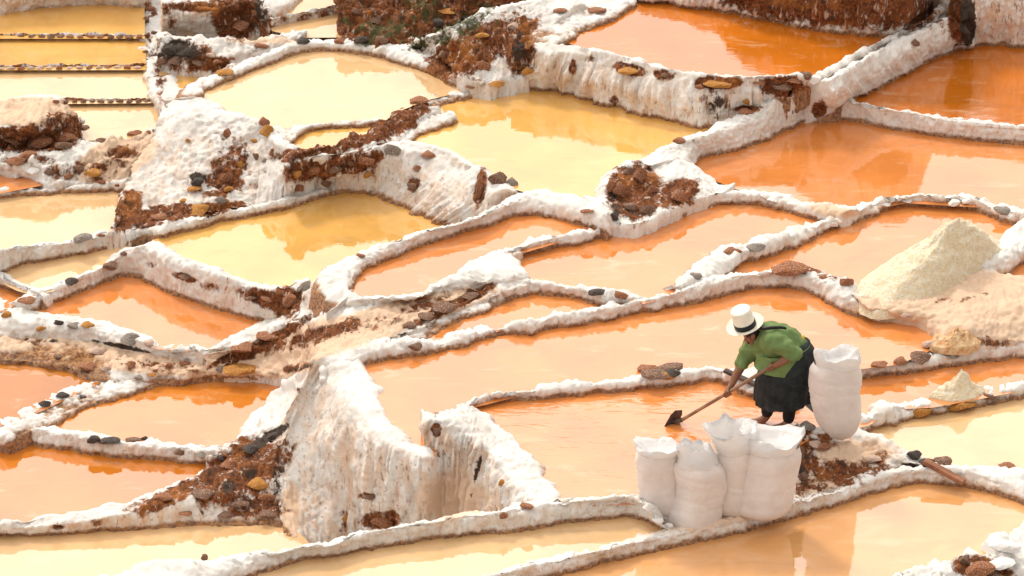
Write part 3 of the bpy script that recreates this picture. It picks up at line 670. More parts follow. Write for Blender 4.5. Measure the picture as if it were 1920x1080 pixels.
wall('r1415', 'white salt ridge with a narrow brine channel along its top at upper right',
     [([(1575,200),(1597,188),(1647,167),(1697,141),(1747,114),(1797,94),(1824,88)], Z['p15']),
      ([(1562,168),(1600,140),(1650,112),(1697,90),(1747,66),(1790,52),(1815,58)], .78),
      ([(1556,152),(1602,124),(1648,97),(1697,74),(1747,51),(1785,35),(1805,28)], .85),
      ([(1550,149),(1594,123),(1640,96),(1690,71),(1738,47),(1776,28),(1795,15)], .76),
      ([(1546,143),(1588,118),(1635,91),(1685,66),(1733,42),(1770,20),(1785,2)], .83),
      ([(1540,134),(1580,113),(1630,88),(1680,63),(1730,38),(1765,14),(1780,-6)], .86)], drip=.4, stain=.3, amp=1.1, back=.08)
wall('w15b', 'grey brown earth wall behind the orange pond in the upper right corner',
     [([(1790,92),(1827,86),(1847,86),(1920,91),(2060,98)], Z['p15']),
      ([(1805,20),(1850,0),(1920,0),(2060,6)], 1.0),
      ([(1800,-90),(1850,-100),(1920,-75),(2060,-70)], 1.42)], drip=.5, stain=1.0, back=1.0)
bank('ht', 'rusty eroded slope between the upper left cream pond and the upper orange pond',
     [([(772,84,.5),(803,98,.5),(845,126,.5),(870,152),(900,160),(950,152),(985,146),(1010,130)], .5),
      ([(773,83,.54),(815,82,.64),(865,88),(900,90),(935,85),(965,75),(1000,72),(1020,70)], .76),
      ([(774,81,.56),(820,62,.78),(880,35),(920,20),(970,8),(1010,0),(1050,-2),(1080,5)], .95)], amp=1.6, wetz=1, drip=.8)
bank('hb', 'dark weedy earth slope at the top edge behind the rusty slope',
     [([(640,70),(700,84),(770,84),(850,60),(930,30),(1010,5)], .5),
      ([(640,10),(700,20),(770,15),(850,0),(930,-20),(1010,-40)], .72),
      ([(640,-90),(720,-90),(800,-95),(900,-105),(1010,-110)], 1.1)], amp=2.2, rust=.8, wetz=1, back=1.0)
bank('w26', 'square cut earth block with a rusty top near the upper left corner',
     [([(306,70),(318,63),(420,67),(470,68),(530,67)], .2),
      ([(306,14),(320,14),(420,17),(466,0),(505,25)], .58),
      ([(306,6),(320,6),(420,6),(462,-30),(490,-12)], .62)], amp=.9, wetz=1, stain=.9, back=.4)
berm('r11', 'narrow crusted ridge running away between the upper left strip ponds',
     [(256,-30),(262,30),(262,70),(262,110),(272,150),(288,200),(304,222)], .03, [(312,-30),(312,12),(308,60),(300,95),(304,135),(312,170),(322,198)], (.24, .2), back=.25, stain=.7, wetz=1, amp=1.2)
bank('bank26', 'dark rubble bank with white salt strips near the upper left block',
     [([(300,138),(360,133),(405,131),(440,122),(490,104),(560,82)], (.1, .45)),
      ([(300,100),(360,108),(420,104),(460,98),(500,88),(560,74)], (.3, .5)),
      ([(300,72),(350,70),(420,78),(480,74),(540,66),(570,60)], (.42, .54))], amp=1.6, wetz=1)
bank('bank11', 'grey earth bank along the top left edge above the strip ponds',
     [([(-120,46),(0,30),(50,18),(150,9),(270,13)], .12), ([(-120,0),(0,-5),(80,-12),(170,-18),(270,-15)], .35), ([(-120,-80),(0,-85),(100,-90),(270,-90)], .8)], wetz=1, rust=.1, stain=.8, back=.8)
berm('r2022', 'white salt berm right of the standing sack, behind the narrow right edge pond',
     [(1550,722),(1613,710),(1680,703),(1780,688),(1847,680),(1920,672),(2050,655)], Z['p22'], [(1540,700),(1613,683),(1663,677),(1730,670),(1780,661),(1847,651),(1920,641),(2050,625)], .18)
berm('r2223', 'lumpy white salt berm with ochre stones in front of the narrow right edge pond',
     [(1585,818),(1647,804),(1697,788),(1747,778),(1813,767),(1863,755),(1920,748),(2050,722)], Z['p23'], [(1600,798),(1647,773),(1670,757),(1703,762),(1747,755),(1780,752),(1830,740),(1873,728),(1920,722),(2050,700)], .07, amp=1.7)
bank('bank24', 'pale sandy bank below the big salt heap at the right edge',
     [([(1640,597),(1690,603),(1725,612),(1753,628),(1748,650),(1790,657),(1850,650),(1920,640),(2050,625)], .11),
      ([(1630,580),(1690,585),(1740,590),(1780,600),(1800,615),(1830,618),(1870,605),(1920,600),(2050,590)], .24),
      ([(1600,552),(1680,562),(1760,545),(1800,525),(1850,510),(1880,515),(1920,520),(2050,530)], .28)], amp=.9, sand=.2, wetz=1)
berm('r25', 'smooth white salt hump at the right edge beside the big salt heap',
     [(1800,530),(1850,526),(1885,517),(1920,497),(2050,472)], Z['p25'], [(1780,480),(1845,466),(1885,457),(1908,432),(1930,415),(2050,405)], .34, sand=.15)
bank('sackbank', 'muddy earth bank behind the sacks under the worker',
     [([(1185,968),(1240,984),(1300,984),(1380,968),(1450,948),(1513,932),(1580,910),(1650,884),(1700,874),(1775,870)], -.11),
      ([(1190,950),(1250,958),(1315,956),(1395,940),(1470,900),(1525,862),(1580,860),(1640,850),(1695,866),(1760,872)], (.0, -.06)),
      ([(1195,936,.05),(1260,932,.05),(1330,926,.05),(1400,905,.06),(1470,840,.08),(1515,802,.1),(1560,805,.09),(1615,812,.05),(1690,848,-.04),(1745,868,-.08)], 0)], sand=.1, amp=1.3, wetz=1, stain=.5)
berm('rbr', 'crusted salt ridge with a rusty block in the bottom right corner',
     [(1690,1170),(1800,1150),(1900,1130),(1980,1110),(2060,1090)], -.5, [(1690,1090),(1747,1067),(1800,1049),(1857,1032),(1870,1013),(1907,1006),(1945,978),(2060,960)], -.16, amp=1.8)

# ------------------------------------------------------------------ stones
_rock_me = {}
def rock_mesh(kind, var):
    key = (kind, var)
    if key in _rock_me: return _rock_me[key]
    bm = bmesh.new(); bmesh.ops.create_icosphere(bm, subdivisions=2, radius=1.0)
    V = np.array([v.co[:] for v in bm.verts])
    # cut a few flat facets, then roughen
    rs = np.random.RandomState(var * 13 + 5)
    for k in range(13):
        n = rs.randn(3); n /= np.linalg.norm(n); h = .42 + .34 * rs.rand()
        d = V @ n; over = np.clip(d - h, 0, None); V -= over[:, None] * n * .92
    V *= (1 + .16 * fbm(V * 1.6 + var * 3.1, 3)[:, None] + .05 * vnoise(V * 7 + var)[:, None])
    V /= np.abs(V).max(0)
    for v, c in zip(bm.verts, V): v.co = c.tolist()
    me = bpy.data.meshes.new('stone'); bm.to_mesh(me); bm.free()
    me.materials.append(ROCK[kind]); me.polygons.foreach_set('use_smooth', [False] * len(me.polygons))
    _rock_me[key] = me
    return me
_rc = [0]
bpy.context.view_layer.update(); DG = bpy.context.evaluated_depsgraph_get()
def rock(u, v, wpx, hpx, z, kind, parent=None, label=None, group=None, yaw=None, name='stone', tilt=0.0):
    """stone whose middle is seen at (u, v) with its foot at level z"""
    _rc[0] += 1; var = _rc[0] % 7
    sc = 1 / 192.0
    hx = wpx * sc / 2; hy = hx * (.65 + .3 * random.random())
    hz = max(.012, (hpx * sc - 2 * hy * SP * .5) / 2 / CP, hpx * sc * .46, hx * .22)
    q = P(u, v + hpx * .28, z); dv = Vector((q - CAM).tolist()).normalized()
    hit, loc, nrm_, fi, ob, mw = scene.ray_cast(DG, Vector(CAM.tolist()), dv)
    c = np.array(loc) if hit else P(u, v, z)
    c = c + np.array([0, 0, hz * .30])
    o = bpy.data.objects.new(name, rock_mesh(kind, var)); COL.objects.link(o)
    o.location = c.tolist(); o.scale = (hx, hy, hz); o.rotation_euler = (0, tilt, random.uniform(-.35, .35) if yaw is None else yaw)
    if parent is not None:
        o.location = (Vector(c.tolist()) - parent.location)
        o.parent = parent
    else: tag(o, label, 'stone', group)
    return o

LOOSE = [
 (1122,543,40,20,.28,'dark','round dark grey stone on the berm left of a small rust one'),
 (1163,551,30,20,.27,'rust','rust stone beside the round dark grey stone on the berm'),
 (777,646,30,16,.24,'brown','flat brown stone on the berm above the corner of the tall dripstone wall'),
 (1370,469,44,13,.33,'rust','flat rust stone next to a flat grey stone near the heap pond'),
 (1418,462,40,15,.35,'grey','flat grey stone next to a flat rust stone near the heap pond'),
 (1306,515,26,20,.28,'grey','speckled grey stone at the white berm junction above the worker'),
 (1485,502,80,13,.29,'rust','long rust clod on the berm just above the worker'),
 (1545,516,34,12,.30,'rust','short rust clod just right of the long rust clod above the worker'),
 (1588,526,28,22,.28,'rust','rust clod at the left foot of the big salt heap'),
 (1646,681,36,9,.18,'rust','thin rust stone on the berm closest to the standing sack'),
 (1686,675,32,14,.19,'rust','rust stone on the right berm, between a thin stone and a brown one'),
 (1724,668,46,20,.20,'brown','brown stone on the right berm left of the greenish grey slab'),
 (1785,664,38,13,.19,'grey','greenish grey slab on the right berm below the loose raked salt'),
 (1728,768,44,24,.06,'ochre','ochre stone on the lumpy right berm, the one closer to the standing sack'),
 (1803,751,66,26,.07,'ochre','large ochre block in front of the small salt heap on the right berm'),
 (1852,742,30,16,.08,'brown','grey brown stone right of the large ochre block'),
 (1712,848,30,20,-.04,'dark','black stone on top of the pile at the upper end of the plank'),
 (1700,868,34,16,-.08,'dark','wide black stone at the base of the pile beside the plank'),
 (1738,866,30,14,-.08,'dark','flat black stone touching the upper end of the plank'),
 (1770,863,40,22,-.09,'brown','dark brown stone just right of the plank'),
 (1890,873,38,14,-.09,'rust','rust stone on the berm near the right edge, far from the plank'),
 (157,439,42,26,.0,'grey','grey brown boulder at the near edge of the left edge cream pond'),
 (190,440,16,9,.0,'rust','tiny rust stone right of the grey brown boulder'),
 (204,494,36,20,-.1,'brown','brown stone with a sharp top on the left corner berm'),
 (231,474,18,11,-.07,'brown','small brown stone uphill of the sharp brown stone on the left corner berm'),
 (134,526,30,12,-.12,'dark','dark flat stone on the berm between the left corner ponds'),
 (52,562,40,14,-.2,'rust','rust slab on the left edge berm beside the tiny corner pond'),
 (14,588,24,16,-.3,'ochre','orange brown stone cut by the left edge of the picture'),
 (78,612,22,16,-.36,'ochre','small orange stone left of a black stone on the diamond pond ridge'),
 (110,603,20,15,-.34,'dark','small black round stone on the diamond pond ridge'),
 (136,607,28,12,-.35,'grey','grey flat stone right of the black stone on the diamond pond ridge'),
 (162,608,32,10,-.35,'ochre','orange flat stone right of the grey flat stone on the diamond pond ridge'),
 (244,633,40,26,-.38,'grey','big grey stone at the front corner of the diamond shaped pond'),
 (281,641,24,20,-.38,'pink','pale brown stone next to the big grey corner stone'),
 (332,658,26,8,-.36,'grey','thin grey slab on the sand at the tip of the diamond pond'),
 (345,678,30,18,-.48,'rust','rust stone on the stony bank below the diamond pond tip'),
 (450,693,64,12,-.50,'ochre','long tan slab on the bank above the pond by the tall wall'),
 (412,690,18,14,-.50,'grey','small grey stone left of the long tan slab'),
 (115,740,32,10,-.49,'dark','upper thin dark stone on the berm of the reddish left pond'),
 (84,756,26,14,-.5,'dark','lower dark stone on the berm of the reddish left pond'),
 (155,744,18,9,-.52,'dark','smallest dark stone on the berm of the reddish left pond'),
 (177,822,28,18,-.55,'dark','black upright stone at the left end of the row on the cracked berm'),
 (207,822,48,14,-.55,'dark','longest black stone of the row on the cracked berm'),
 (250,824,30,8,-.55,'brown','thin brown stone right of the longest black stone on the cracked berm'),
 (270,820,15,12,-.55,'dark','small black stone at the right end of the row on the cracked berm'),
 (335,846,28,16,-.58,'brown','grey brown stone set in the front of the cracked berm'),
 (378,850,26,10,-.58,'grey','grey flat stone set in the cracked berm near its right end'),
 (419,857,24,18,-.58,'dark','dark stone at the right end of the cracked berm beside the rocky slope'),
 (384,1044,15,18,-.05,'brown','small upright brown stone on the berm at the bottom left'),
 (423,131,42,18,.64,'ochre','orange brown stone on the berm left of the upper left cream pond'),
 (735,277,36,34,.45,'grey','round grey stone on top of the crusted wall left of the yellow pond'),
 (930,328,44,38,.40,'brown','dark brown pointed stone on the rim of the yellow centre pond'),
 (957,339,32,22,.42,'grey','grey stone leaning on the dark brown pointed stone'),
 (931,156,38,14,.62,'ochre','ochre stone on the berm at the foot of the rusty slope'),
 (883,162,22,9,.62,'rust','small rust stone left of the ochre stone at the rusty slope'),
 (788,186,44,13,.60,'rust','flat rust stone on the berm left of the yellow centre pond'),
 (679,68,36,26,.66,'dark','largest dark stone on the top berm of the upper left cream pond'),
 (714,72,34,22,.66,'brown','mossy brown stone right of the largest dark stone on the top berm'),
 (635,73,30,16,.66,'rust','rust stone left of the largest dark stone on the top berm'),
 (566,75,34,15,.63,'dark','black stone at the left end of the row on the top berm'),
 (603,68,28,14,.65,'rust','rust stone between the black stone and its rust neighbour on the top berm'),
 (435,107,20,12,.45,'rust','small rust stone on the white strip near the upper left'),
 (1276,262,32,14,.5,'rust','rust stone at the right tip of the yellow centre pond'),
 (1102,393,30,11,.46,'rust','flat rust stone on the berm left of the rusty boulder wall'),
 (676,478,20,8,.37,'rust','tiny rust stone on the thick berm between the yellow left pond and rounded pond'),
 (948,546,24,14,.28,'pink','pinkish stone at the foot of the slumped salt lump'),
 (1714,78,24,20,.9,'brown','brown stone on the channelled ridge at the upper right'),
 (1492,148,40,16,.94,'rust','flat rust block left of the channel junction'),
 (1512,138,26,22,.92,'brown','upright brown block at the channel junction'),
 (1530,147,28,26,.90,'white','salt crusted block at the channel junction'),
 (1052,16,34,14,1.0,'rust','rust stone on the berm at the top edge left of the upper orange pond'),
 (1120,18,40,10,.98,'rust','long rust stone at the left rim of the upper orange pond'),
 (250,247,36,14,.1,'rust','larger rust stone at the near edge of the strip ponds'),
 (277,247,20,10,.12,'rust','smaller rust stone beside the crusted ridge at the strip ponds'),
 (190,262,26,10,.16,'brown','brown stone on the edge of the sandy hollow'),
 (158,238,26,9,.2,'brown','brown stone behind the flat topped earth mound'),
 (55,288,42,18,.17,'rust','rust stone in front of the flat topped earth mound'),
 (945,962,18,22,.0,'rust','upright rust stone on the berm below the cracked dripstone wall'),
 (987,948,26,10,.07,'rust','flat rust stone on the berm below the cracked dripstone wall'),
 (1806,1046,22,22,-.17,'brown','brown stone on the ridge in the bottom right corner'),
]
for (u, v, wp, hp, z, k, lab) in LOOSE: rock(u, v, wp, hp, z, k, label=lab)

EMB = {   # stones set in a wall or bank: parts of it
 'w16': [(1160,352,44,46,.40,'rust'),(1200,325,36,42,.44,'rust'),(1183,385,40,34,.37,'brown'),(1147,345,26,36,.40,'rust'),(1225,350,30,40,.40,'rust'),(1215,390,36,30,.37,'brown'),(1150,400,26,26,.36,'dark'),(1270,365,46,34,.39,'rust'),(1178,320,26,22,.45,'brown')],
 'w13': [(553,322,36,26,.34,'ochre'),(588,316,46,28,.36,'rust'),(630,312,36,30,.34,'brown'),(685,298,46,26,.36,'rust'),(655,300,26,20,.38,'brown'),(800,288,42,15,.40,'rust'),(781,314,24,17,.24,'rust'),(773,347,26,26,.1,'brown'),(900,350,20,60,.15,'rust'),(690,322,22,26,.22,'ochre'),(560,350,26,26,.1,'rust'),(610,340,30,22,.1,'brown')],
 'w12': [(493,226,34,26,.56,'rust'),(500,243,36,36,.44,'ochre'),(478,262,22,16,.40,'ochre'),(372,338,34,22,.1,'dark'),(365,350,36,14,.05,'ochre'),(425,330,34,34,.08,'rust'),(450,305,18,22,.22,'ochre'),(412,372,34,22,.0,'grey'),(370,392,62,22,-.04,'ochre'),(300,405,46,18,-.05,'rust'),(345,375,22,10,.0,'ochre'),(430,350,26,20,.05,'ochre'),(352,262,14,14,.36,'ochre'),(425,245,22,34,.48,'rust')],
 'w12s': [(495,300,18,14,.3,'grey'),(510,285,14,24,.38,'rust'),(480,290,16,22,.34,'brown'),(535,300,20,12,.36,'rust')],
 'w14': [(990,128,32,28,.62,'ochre'),(1345,156,70,15,.83,'ochre'),(1400,186,32,20,.62,'ochre'),(1395,208,46,12,.55,'rust'),(1425,152,40,14,.84,'rust'),(1470,160,56,24,.80,'brown'),(1180,131,56,13,.80,'ochre'),(1075,126,16,18,.78,'rust'),(1150,188,14,12,.45,'brown'),(1310,160,30,14,.8,'rust'),(1245,140,26,14,.82,'brown')],
 'r97': [(348,516,36,14,-.12,'brown'),(505,558,40,20,-.2,'rust'),(545,560,34,36,-.2,'rust'),(470,556,30,14,-.16,'brown')],
 'r6b': [(108,668,34,11,-.52,'brown'),(160,684,44,14,-.55,'rust'),(180,656,44,18,-.5,'pink'),(245,682,26,16,-.54,'rust'),(285,701,24,9,-.58,'ochre'),(318,683,20,12,-.54,'rust'),(60,636,22,12,-.48,'pink'),(200,690,22,18,-.56,'pink'),(258,705,26,12,-.58,'grey')],
 'r3': [(480,905,54,20,-.66,'ochre'),(430,870,36,18,-.62,'rust'),(380,925,50,20,-.76,'brown'),(310,930,50,16,-.76,'rust'),(450,940,50,18,-.78,'brown'),(500,930,40,20,-.74,'rust'),(500,960,50,14,-.84,'brown'),(420,965,44,12,-.85,'brown'),(470,840,40,16,-.58,'dark'),(350,960,34,12,-.82,'rust'),(515,815,30,14,-.52,'dark'),(110,988,16,10,-.82,'brown'),(182,980,14,14,-.8,'rust')],
 'r20': [(715,972,60,24,-.52,'rust'),(648,970,22,26,-.66,'ochre'),(692,930,30,12,-.4,'brown'),(510+5,770,1,1,-.3,'rust')],
 'r21': [(819,806,18,26,.16,'brown'),(941,904,14,18,-.05,'ochre'),(890,870,1,1,0,'rust')],
 'ht': [(905,62,40,22,.9,'ochre'),(895,55,30,16,.95,'rust'),(860,110,44,28,.74,'rust'),(905,120,40,34,.7,'rust'),(925,95,34,30,.8,'brown'),(850,80,36,22,.84,'rust'),(960,45,36,22,.95,'pink'),(940,125,26,34,.68,'rust'),(880,135,34,22,.66,'pink'),(830,100,30,22,.75,'brown'),(970,25,40,18,.98,'rust')],
 'bank10': [(30,300,50,20,.08,'rust'),(150,312,34,28,.08,'brown'),(178,322,50,22,.06,'ochre'),(130,325,26,22,.05,'rust'),(190,340,24,12,.03,'rust'),(220,345,20,10,.02,'rust'),(90,320,30,20,.05,'brown'),(60,318,40,14,.05,'white')],
 'mound': [(30,258,60,30,.22,'rust'),(80,262,60,34,.2,'rust'),(125,250,50,40,.22,'rust'),(120,270,44,22,.16,'brown')],
 'bank26': [(317,88,40,28,.36,'dark'),(353,95,38,26,.34,'dark'),(330,112,40,24,.22,'brown'),(375,115,50,22,.2,'brown'),(305,112,30,24,.24,'brown'),(410,112,30,16,.3,'rust'),(490,84,40,14,.48,'rust'),(395,100,30,14,.35,'pink')],
 'w26': [(480,20,34,30,.5,'rust'),(450,45,50,26,.3,'rust'),(500,50,26,40,.28,'dark')],
 'hb_': [(668,18,40,22,.9,'brown'),(720,10,44,30,.95,'rust'),(705,35,40,24,.8,'brown'),(780,25,60,24,.85,'brown'),(840,18,56,18,.9,'ochre'),(760,52,60,26,.72,'brown'),(820,40,40,24,.8,'dark'),(640,30,40,40,.75,'brown'),(870,30,40,24,.85,'dark')],
 'r11': [(275,35,24,20,.12,'brown'),(282,12,30,18,.18,'rust'),(290,60,20,14,.15,'brown'),(272,95,16,10,.12,'brown'),(300,150,14,20,.14,'brown')],
 'r1724': [(1700,372,40,16,.38,'white'),(1660,380,36,16,.36,'white'),(1790,378,30,18,.36,'white'),(1815,372,32,18,.37,'white'),(1560,418,30,16,.34,'white'),(1570,410,26,16,.36,'white'),(1435,366,34,14,.38,'white'),(1455,371,40,18,.37,'white'),(1880,392,44,22,.36,'grey')],
 'rbr': [(1840,1064,70,32,-.22,'rust'),(1880,1050,60,22,-.14,'white'),(1885,1022,66,26,-.1,'white'),(1765,1068,40,20,-.2,'white'),(1860,1080,60,20,-.25,'brown')],
 'sackbank': [(1500,850,24,40,.02,'brown'),(1530,832,30,24,.05,'pink'),(1545,836,34,14,.05,'rust'),(1640,855,46,20,-.02,'pink'),(1600,870,14,12,-.04,'rust'),(1505,890,22,30,-.02,'brown'),(1510,797,44,22,.06,'grey'),(1215,950,24,20,.02,'white'),(1235,975,26,16,-.08,'white'),(1255,985,24,12,-.09,'white')],
 'bank24': [(1745,640,40,24,.15,'pink'),(1700,590,30,14,.22,'pink'),(1643,592,30,14,.16,'white')],
 'sandbank': [(830,575,70,16,.2,'brown'),(880,553,46,10,.25,'brown'),(800,592,40,16,.2,'brown'),(770,608,36,14,.18,'brown'),(790,560,34,8,.26,'rust'),(505,630,60,10,-.34,'rust'),(450,650,60,8,-.38,'rust')],
}
EMB['hb'] = EMB.pop('hb_')[::2]; EMB['ht'] = EMB['ht'][::3]
for key, lst in EMB.items():
    for (u, v, wp, hp, z, k) in lst:
        if wp > 2: rock(u, v, wp * .85, hp * .9, z, k, parent=R[key])

# rows of stones dividing the strip ponds
for u0, u1, v0, v1, z, lab in ((-100, 268, 71, 73, .08, 'farthest low mud divider across the strip ponds'), (-100, 266, 132, 129, .04, 'middle low mud divider across the strip ponds'), (85, 286, 194, 193, .0, 'nearest low mud divider across the strip ponds'), (505, 640, 44, 16, .5, 'low mud divider across the pond at the top edge')):
    pts = [(u0 + (u1 - u0) * t, v0 + (v1 - v0) * t) for t in (0, .25, .5, .75, 1)]
    loft('low_divider', lab, 'divider', [(pts, z), ([(a, b - 7) for a, b in pts], z + .055)], back=.06, drop=.2, rust=.45, wetz=1, amp=.8)
for (u0, u1, v0, v1, z, n, lab, grp, c) in (
    (40, 262, 68, 70, .12, 13, 'small brown stone in the farthest stone row across the strip ponds', 'stones of the farthest divider row', 'brown'),
    (2, 258, 129, 126, .08, 15, 'small pale brown stone in the middle stone row across the strip ponds', 'stones of the middle divider row', 'pink'),
    (105, 276, 191, 190, .04, 11, 'small brown stone in the nearest stone row across the strip ponds', 'stones of the nearest divider row', 'brown'),
    (520, 612, 38, 20, .50, 9, 'small brown stone in the row across the pond at the top edge', 'stones of the top edge divider row', 'brown')):
    for i in range(n):
        t = i / (n - 1); wd = (u1 - u0) / n
        rock(u0 + (u1 - u0) * t, v0 + (v1 - v0) * t - 2, wd * random.uniform(.85, 1.25), random.uniform(6, 13), z + .01, random.choice([c, c, 'rust']), label=lab, group=grp)

# crust slab heap on the thin berm left of the worker
root = tag(empty('crust_slabs', P(1240, 703, .17)), 'heap of broken brown crust slabs on the thin berm left of the worker', 'slab heap')
for (u, v, wp, hp, z, k, t) in ((1232,697,60,16,.18,'brown',.1),(1255,690,54,10,.24,'brown',-.15),(1212,690,46,8,.24,'rust',.12),(1245,704,40,14,.17,'ochre',0),(1262,698,30,12,.2,'dark',.2)):
    o = rock(u, v, wp, hp, z, k, parent=root, name='crust_slab', tilt=t)

# ------------------------------------------------------------------ salt heaps
PILE2 = simple('muddy_salt', (.55, .28, .12), (.78, .55, .32), 18, .9, 1.0, 40, .03)
def heap(label, base, apex, zb, hgt, shape, seed, res=.02, cat='salt heap', mat=None):
    """base: rim outline (u, v) round the heap at level zb; apex (u, v) on the same ground"""
    W = np.array([P(u, v, zb) for u, v in base]); A = P(apex[0], apex[1], zb)
    W = resample(np.concatenate([W, W[:1]]), 120)[:-1]
    rings = 34; V = []
    for i in range(rings + 1):
        t = i / rings
        r = A + (W - A) * t
        r[:, 2] = zb + hgt * (np.maximum(0, 1 - t) ** shape) - (.06 if i == rings else 0)
        V.append(r)
    G = np.array(V)
    k = np.clip(1.15 - np.linspace(0, 1, rings + 1), .25, 1)[:, None]
    G[..., 2] += (  .06 * fbm(G * 5 + seed, 3) + .035 * np.abs(vnoise(G * 24 + seed)) + .010 * vnoise(G * 55 + seed)) * k
    G[..., 0] += .02 * vnoise(G * 20 + seed * 2)
    G[0] = G[0].mean(0)
    n = G.shape[1]; idx = np.arange((rings + 1) * n).reshape(rings + 1, n); F = []
    for i in range(rings):
        for j in range(n):
            F.append((idx[i, j], idx[i + 1, j], idx[i + 1, (j + 1) % n], idx[i, (j + 1) % n]))
    c = A.copy()
    o = mesh_obj('salt_heap', G.reshape(-1, 3) - c, [tuple(int(x) for x in f) for f in F], mat or PILE); o.location = c.tolist()
    tag(o, label, cat)
heap('biggest heap of raked yellowish salt standing in a pond at the right',
     [(1592,566),(1640,590),(1700,585),(1770,560),(1840,520),(1900,480),(1880,455),(1800,462),(1720,470),(1650,500),(1605,535)], (1790,520), .2, .63, 1.0, 3)
heap('small spread of muddy orange salt on the bank above the right berm', [(1742,648),(1775,656),(1825,652),(1845,636),(1815,622),(1770,622),(1748,632)], (1792,638), .14, .08, .7, 8, mat=PILE2)
heap('small cone of raked salt in the narrow right edge pond', [(1738,746),(1780,754),(1826,748),(1846,734),(1828,724),(1790,724),(1757,732)], (1802,736), -.05, .22, .95, 12)

# ------------------------------------------------------------------ sacks
def sack_material():
    m, nt, out = newmat('woven_sack')
    tcn = nt.nodes.new('ShaderNodeTexCoord'); v = tcn.outputs['Object']
    wv = nt.nodes.new('ShaderNodeTexWave'); wv.bands_direction = 'Z'; wv.inputs['Scale'].default_value = 30; wv.inputs['Distortion'].default_value = 1.2
    wv.inputs['Detail'].default_value = 2
    nt.links.new(v, wv.inputs['Vector'])
    col = mixc(nt, ramp(nt, noisen(nt, v, 5, 4, .6), .35, .7), (.82, .755, .715), (.73, .655, .61))
    col = mixc(nt, mathn(nt, 'MULTIPLY', wv.outputs['Fac'], .24), col, (.55, .45, .42))
    sx = nt.nodes.new('ShaderNodeSeparateXYZ'); nt.links.new(v, sx.inputs[0])
    mud = ramp(nt, mathn(nt, 'ADD', sx.outputs['Z'], mathn(nt, 'MULTIPLY', noisen(nt, v, 9, 4, .6), .12)), .13, .04, 0, .55)
    col = mixc(nt, mud, col, (.62, .45, .33))
    b = N(nt, 'ShaderNodeBsdfPrincipled', Roughness=.55); nt.links.new(col, b.inputs['Base Color'])
    h = mathn(nt, 'ADD', mathn(nt, 'MULTIPLY', wv.outputs['Fac'], .3), noisen(nt, v, 14, 3, .6))
    nt.links.new(bumpn(nt, h, .6, .014), b.inputs['Normal'])
    nt.links.new(b.outputs[0], out.inputs['Surface'])
    return m
def film_material():
    m, nt, out = newmat('liner_film')
    tcn = nt.nodes.new('ShaderNodeTexCoord'); v = tcn.outputs['Object']
    col = mixc(nt, noisen(nt, v, 8, 3), (.88, .86, .85), (.78, .75, .74))
    b = N(nt, 'ShaderNodeBsdfPrincipled', Roughness=.28); nt.links.new(col, b.inputs['Base Color'])
    nt.links.new(bumpn(nt, noisen(nt, v, 22, 3, .6), .5, .02), b.inputs['Normal'])
    tr = nt.nodes.new('ShaderNodeBsdfTranslucent'); tr.inputs['Color'].default_value = (.9, .88, .86, 1)
    ms = nt.nodes.new('ShaderNodeMixShader'); ms.inputs[0].default_value = .35
    nt.links.new(b.outputs[0], ms.inputs[1]); nt.links.new(tr.outputs[0], ms.inputs[2])
    nt.links.new(ms.outputs[0], out.inputs['Surface'])
    return m
SACK = sack_material(); FILM = film_material()
def ringmesh(rings, close_bottom=True, close_top=False):
    G = np.array(rings); m, n = G.shape[:2]; idx = np.arange(m * n).reshape(m, n); F = []
    for i in range(m - 1):
        for j in range(n):
            F.append((int(idx[i, j]), int(idx[i, (j + 1) % n]), int(idx[i + 1, (j + 1) % n]), int(idx[i + 1, j])))
    if close_bottom: F.append(tuple(int(x) for x in idx[0][::-1]))
    if close_top: F.append(tuple(int(x) for x in idx[-1]))
    return G.reshape(-1, 3), F
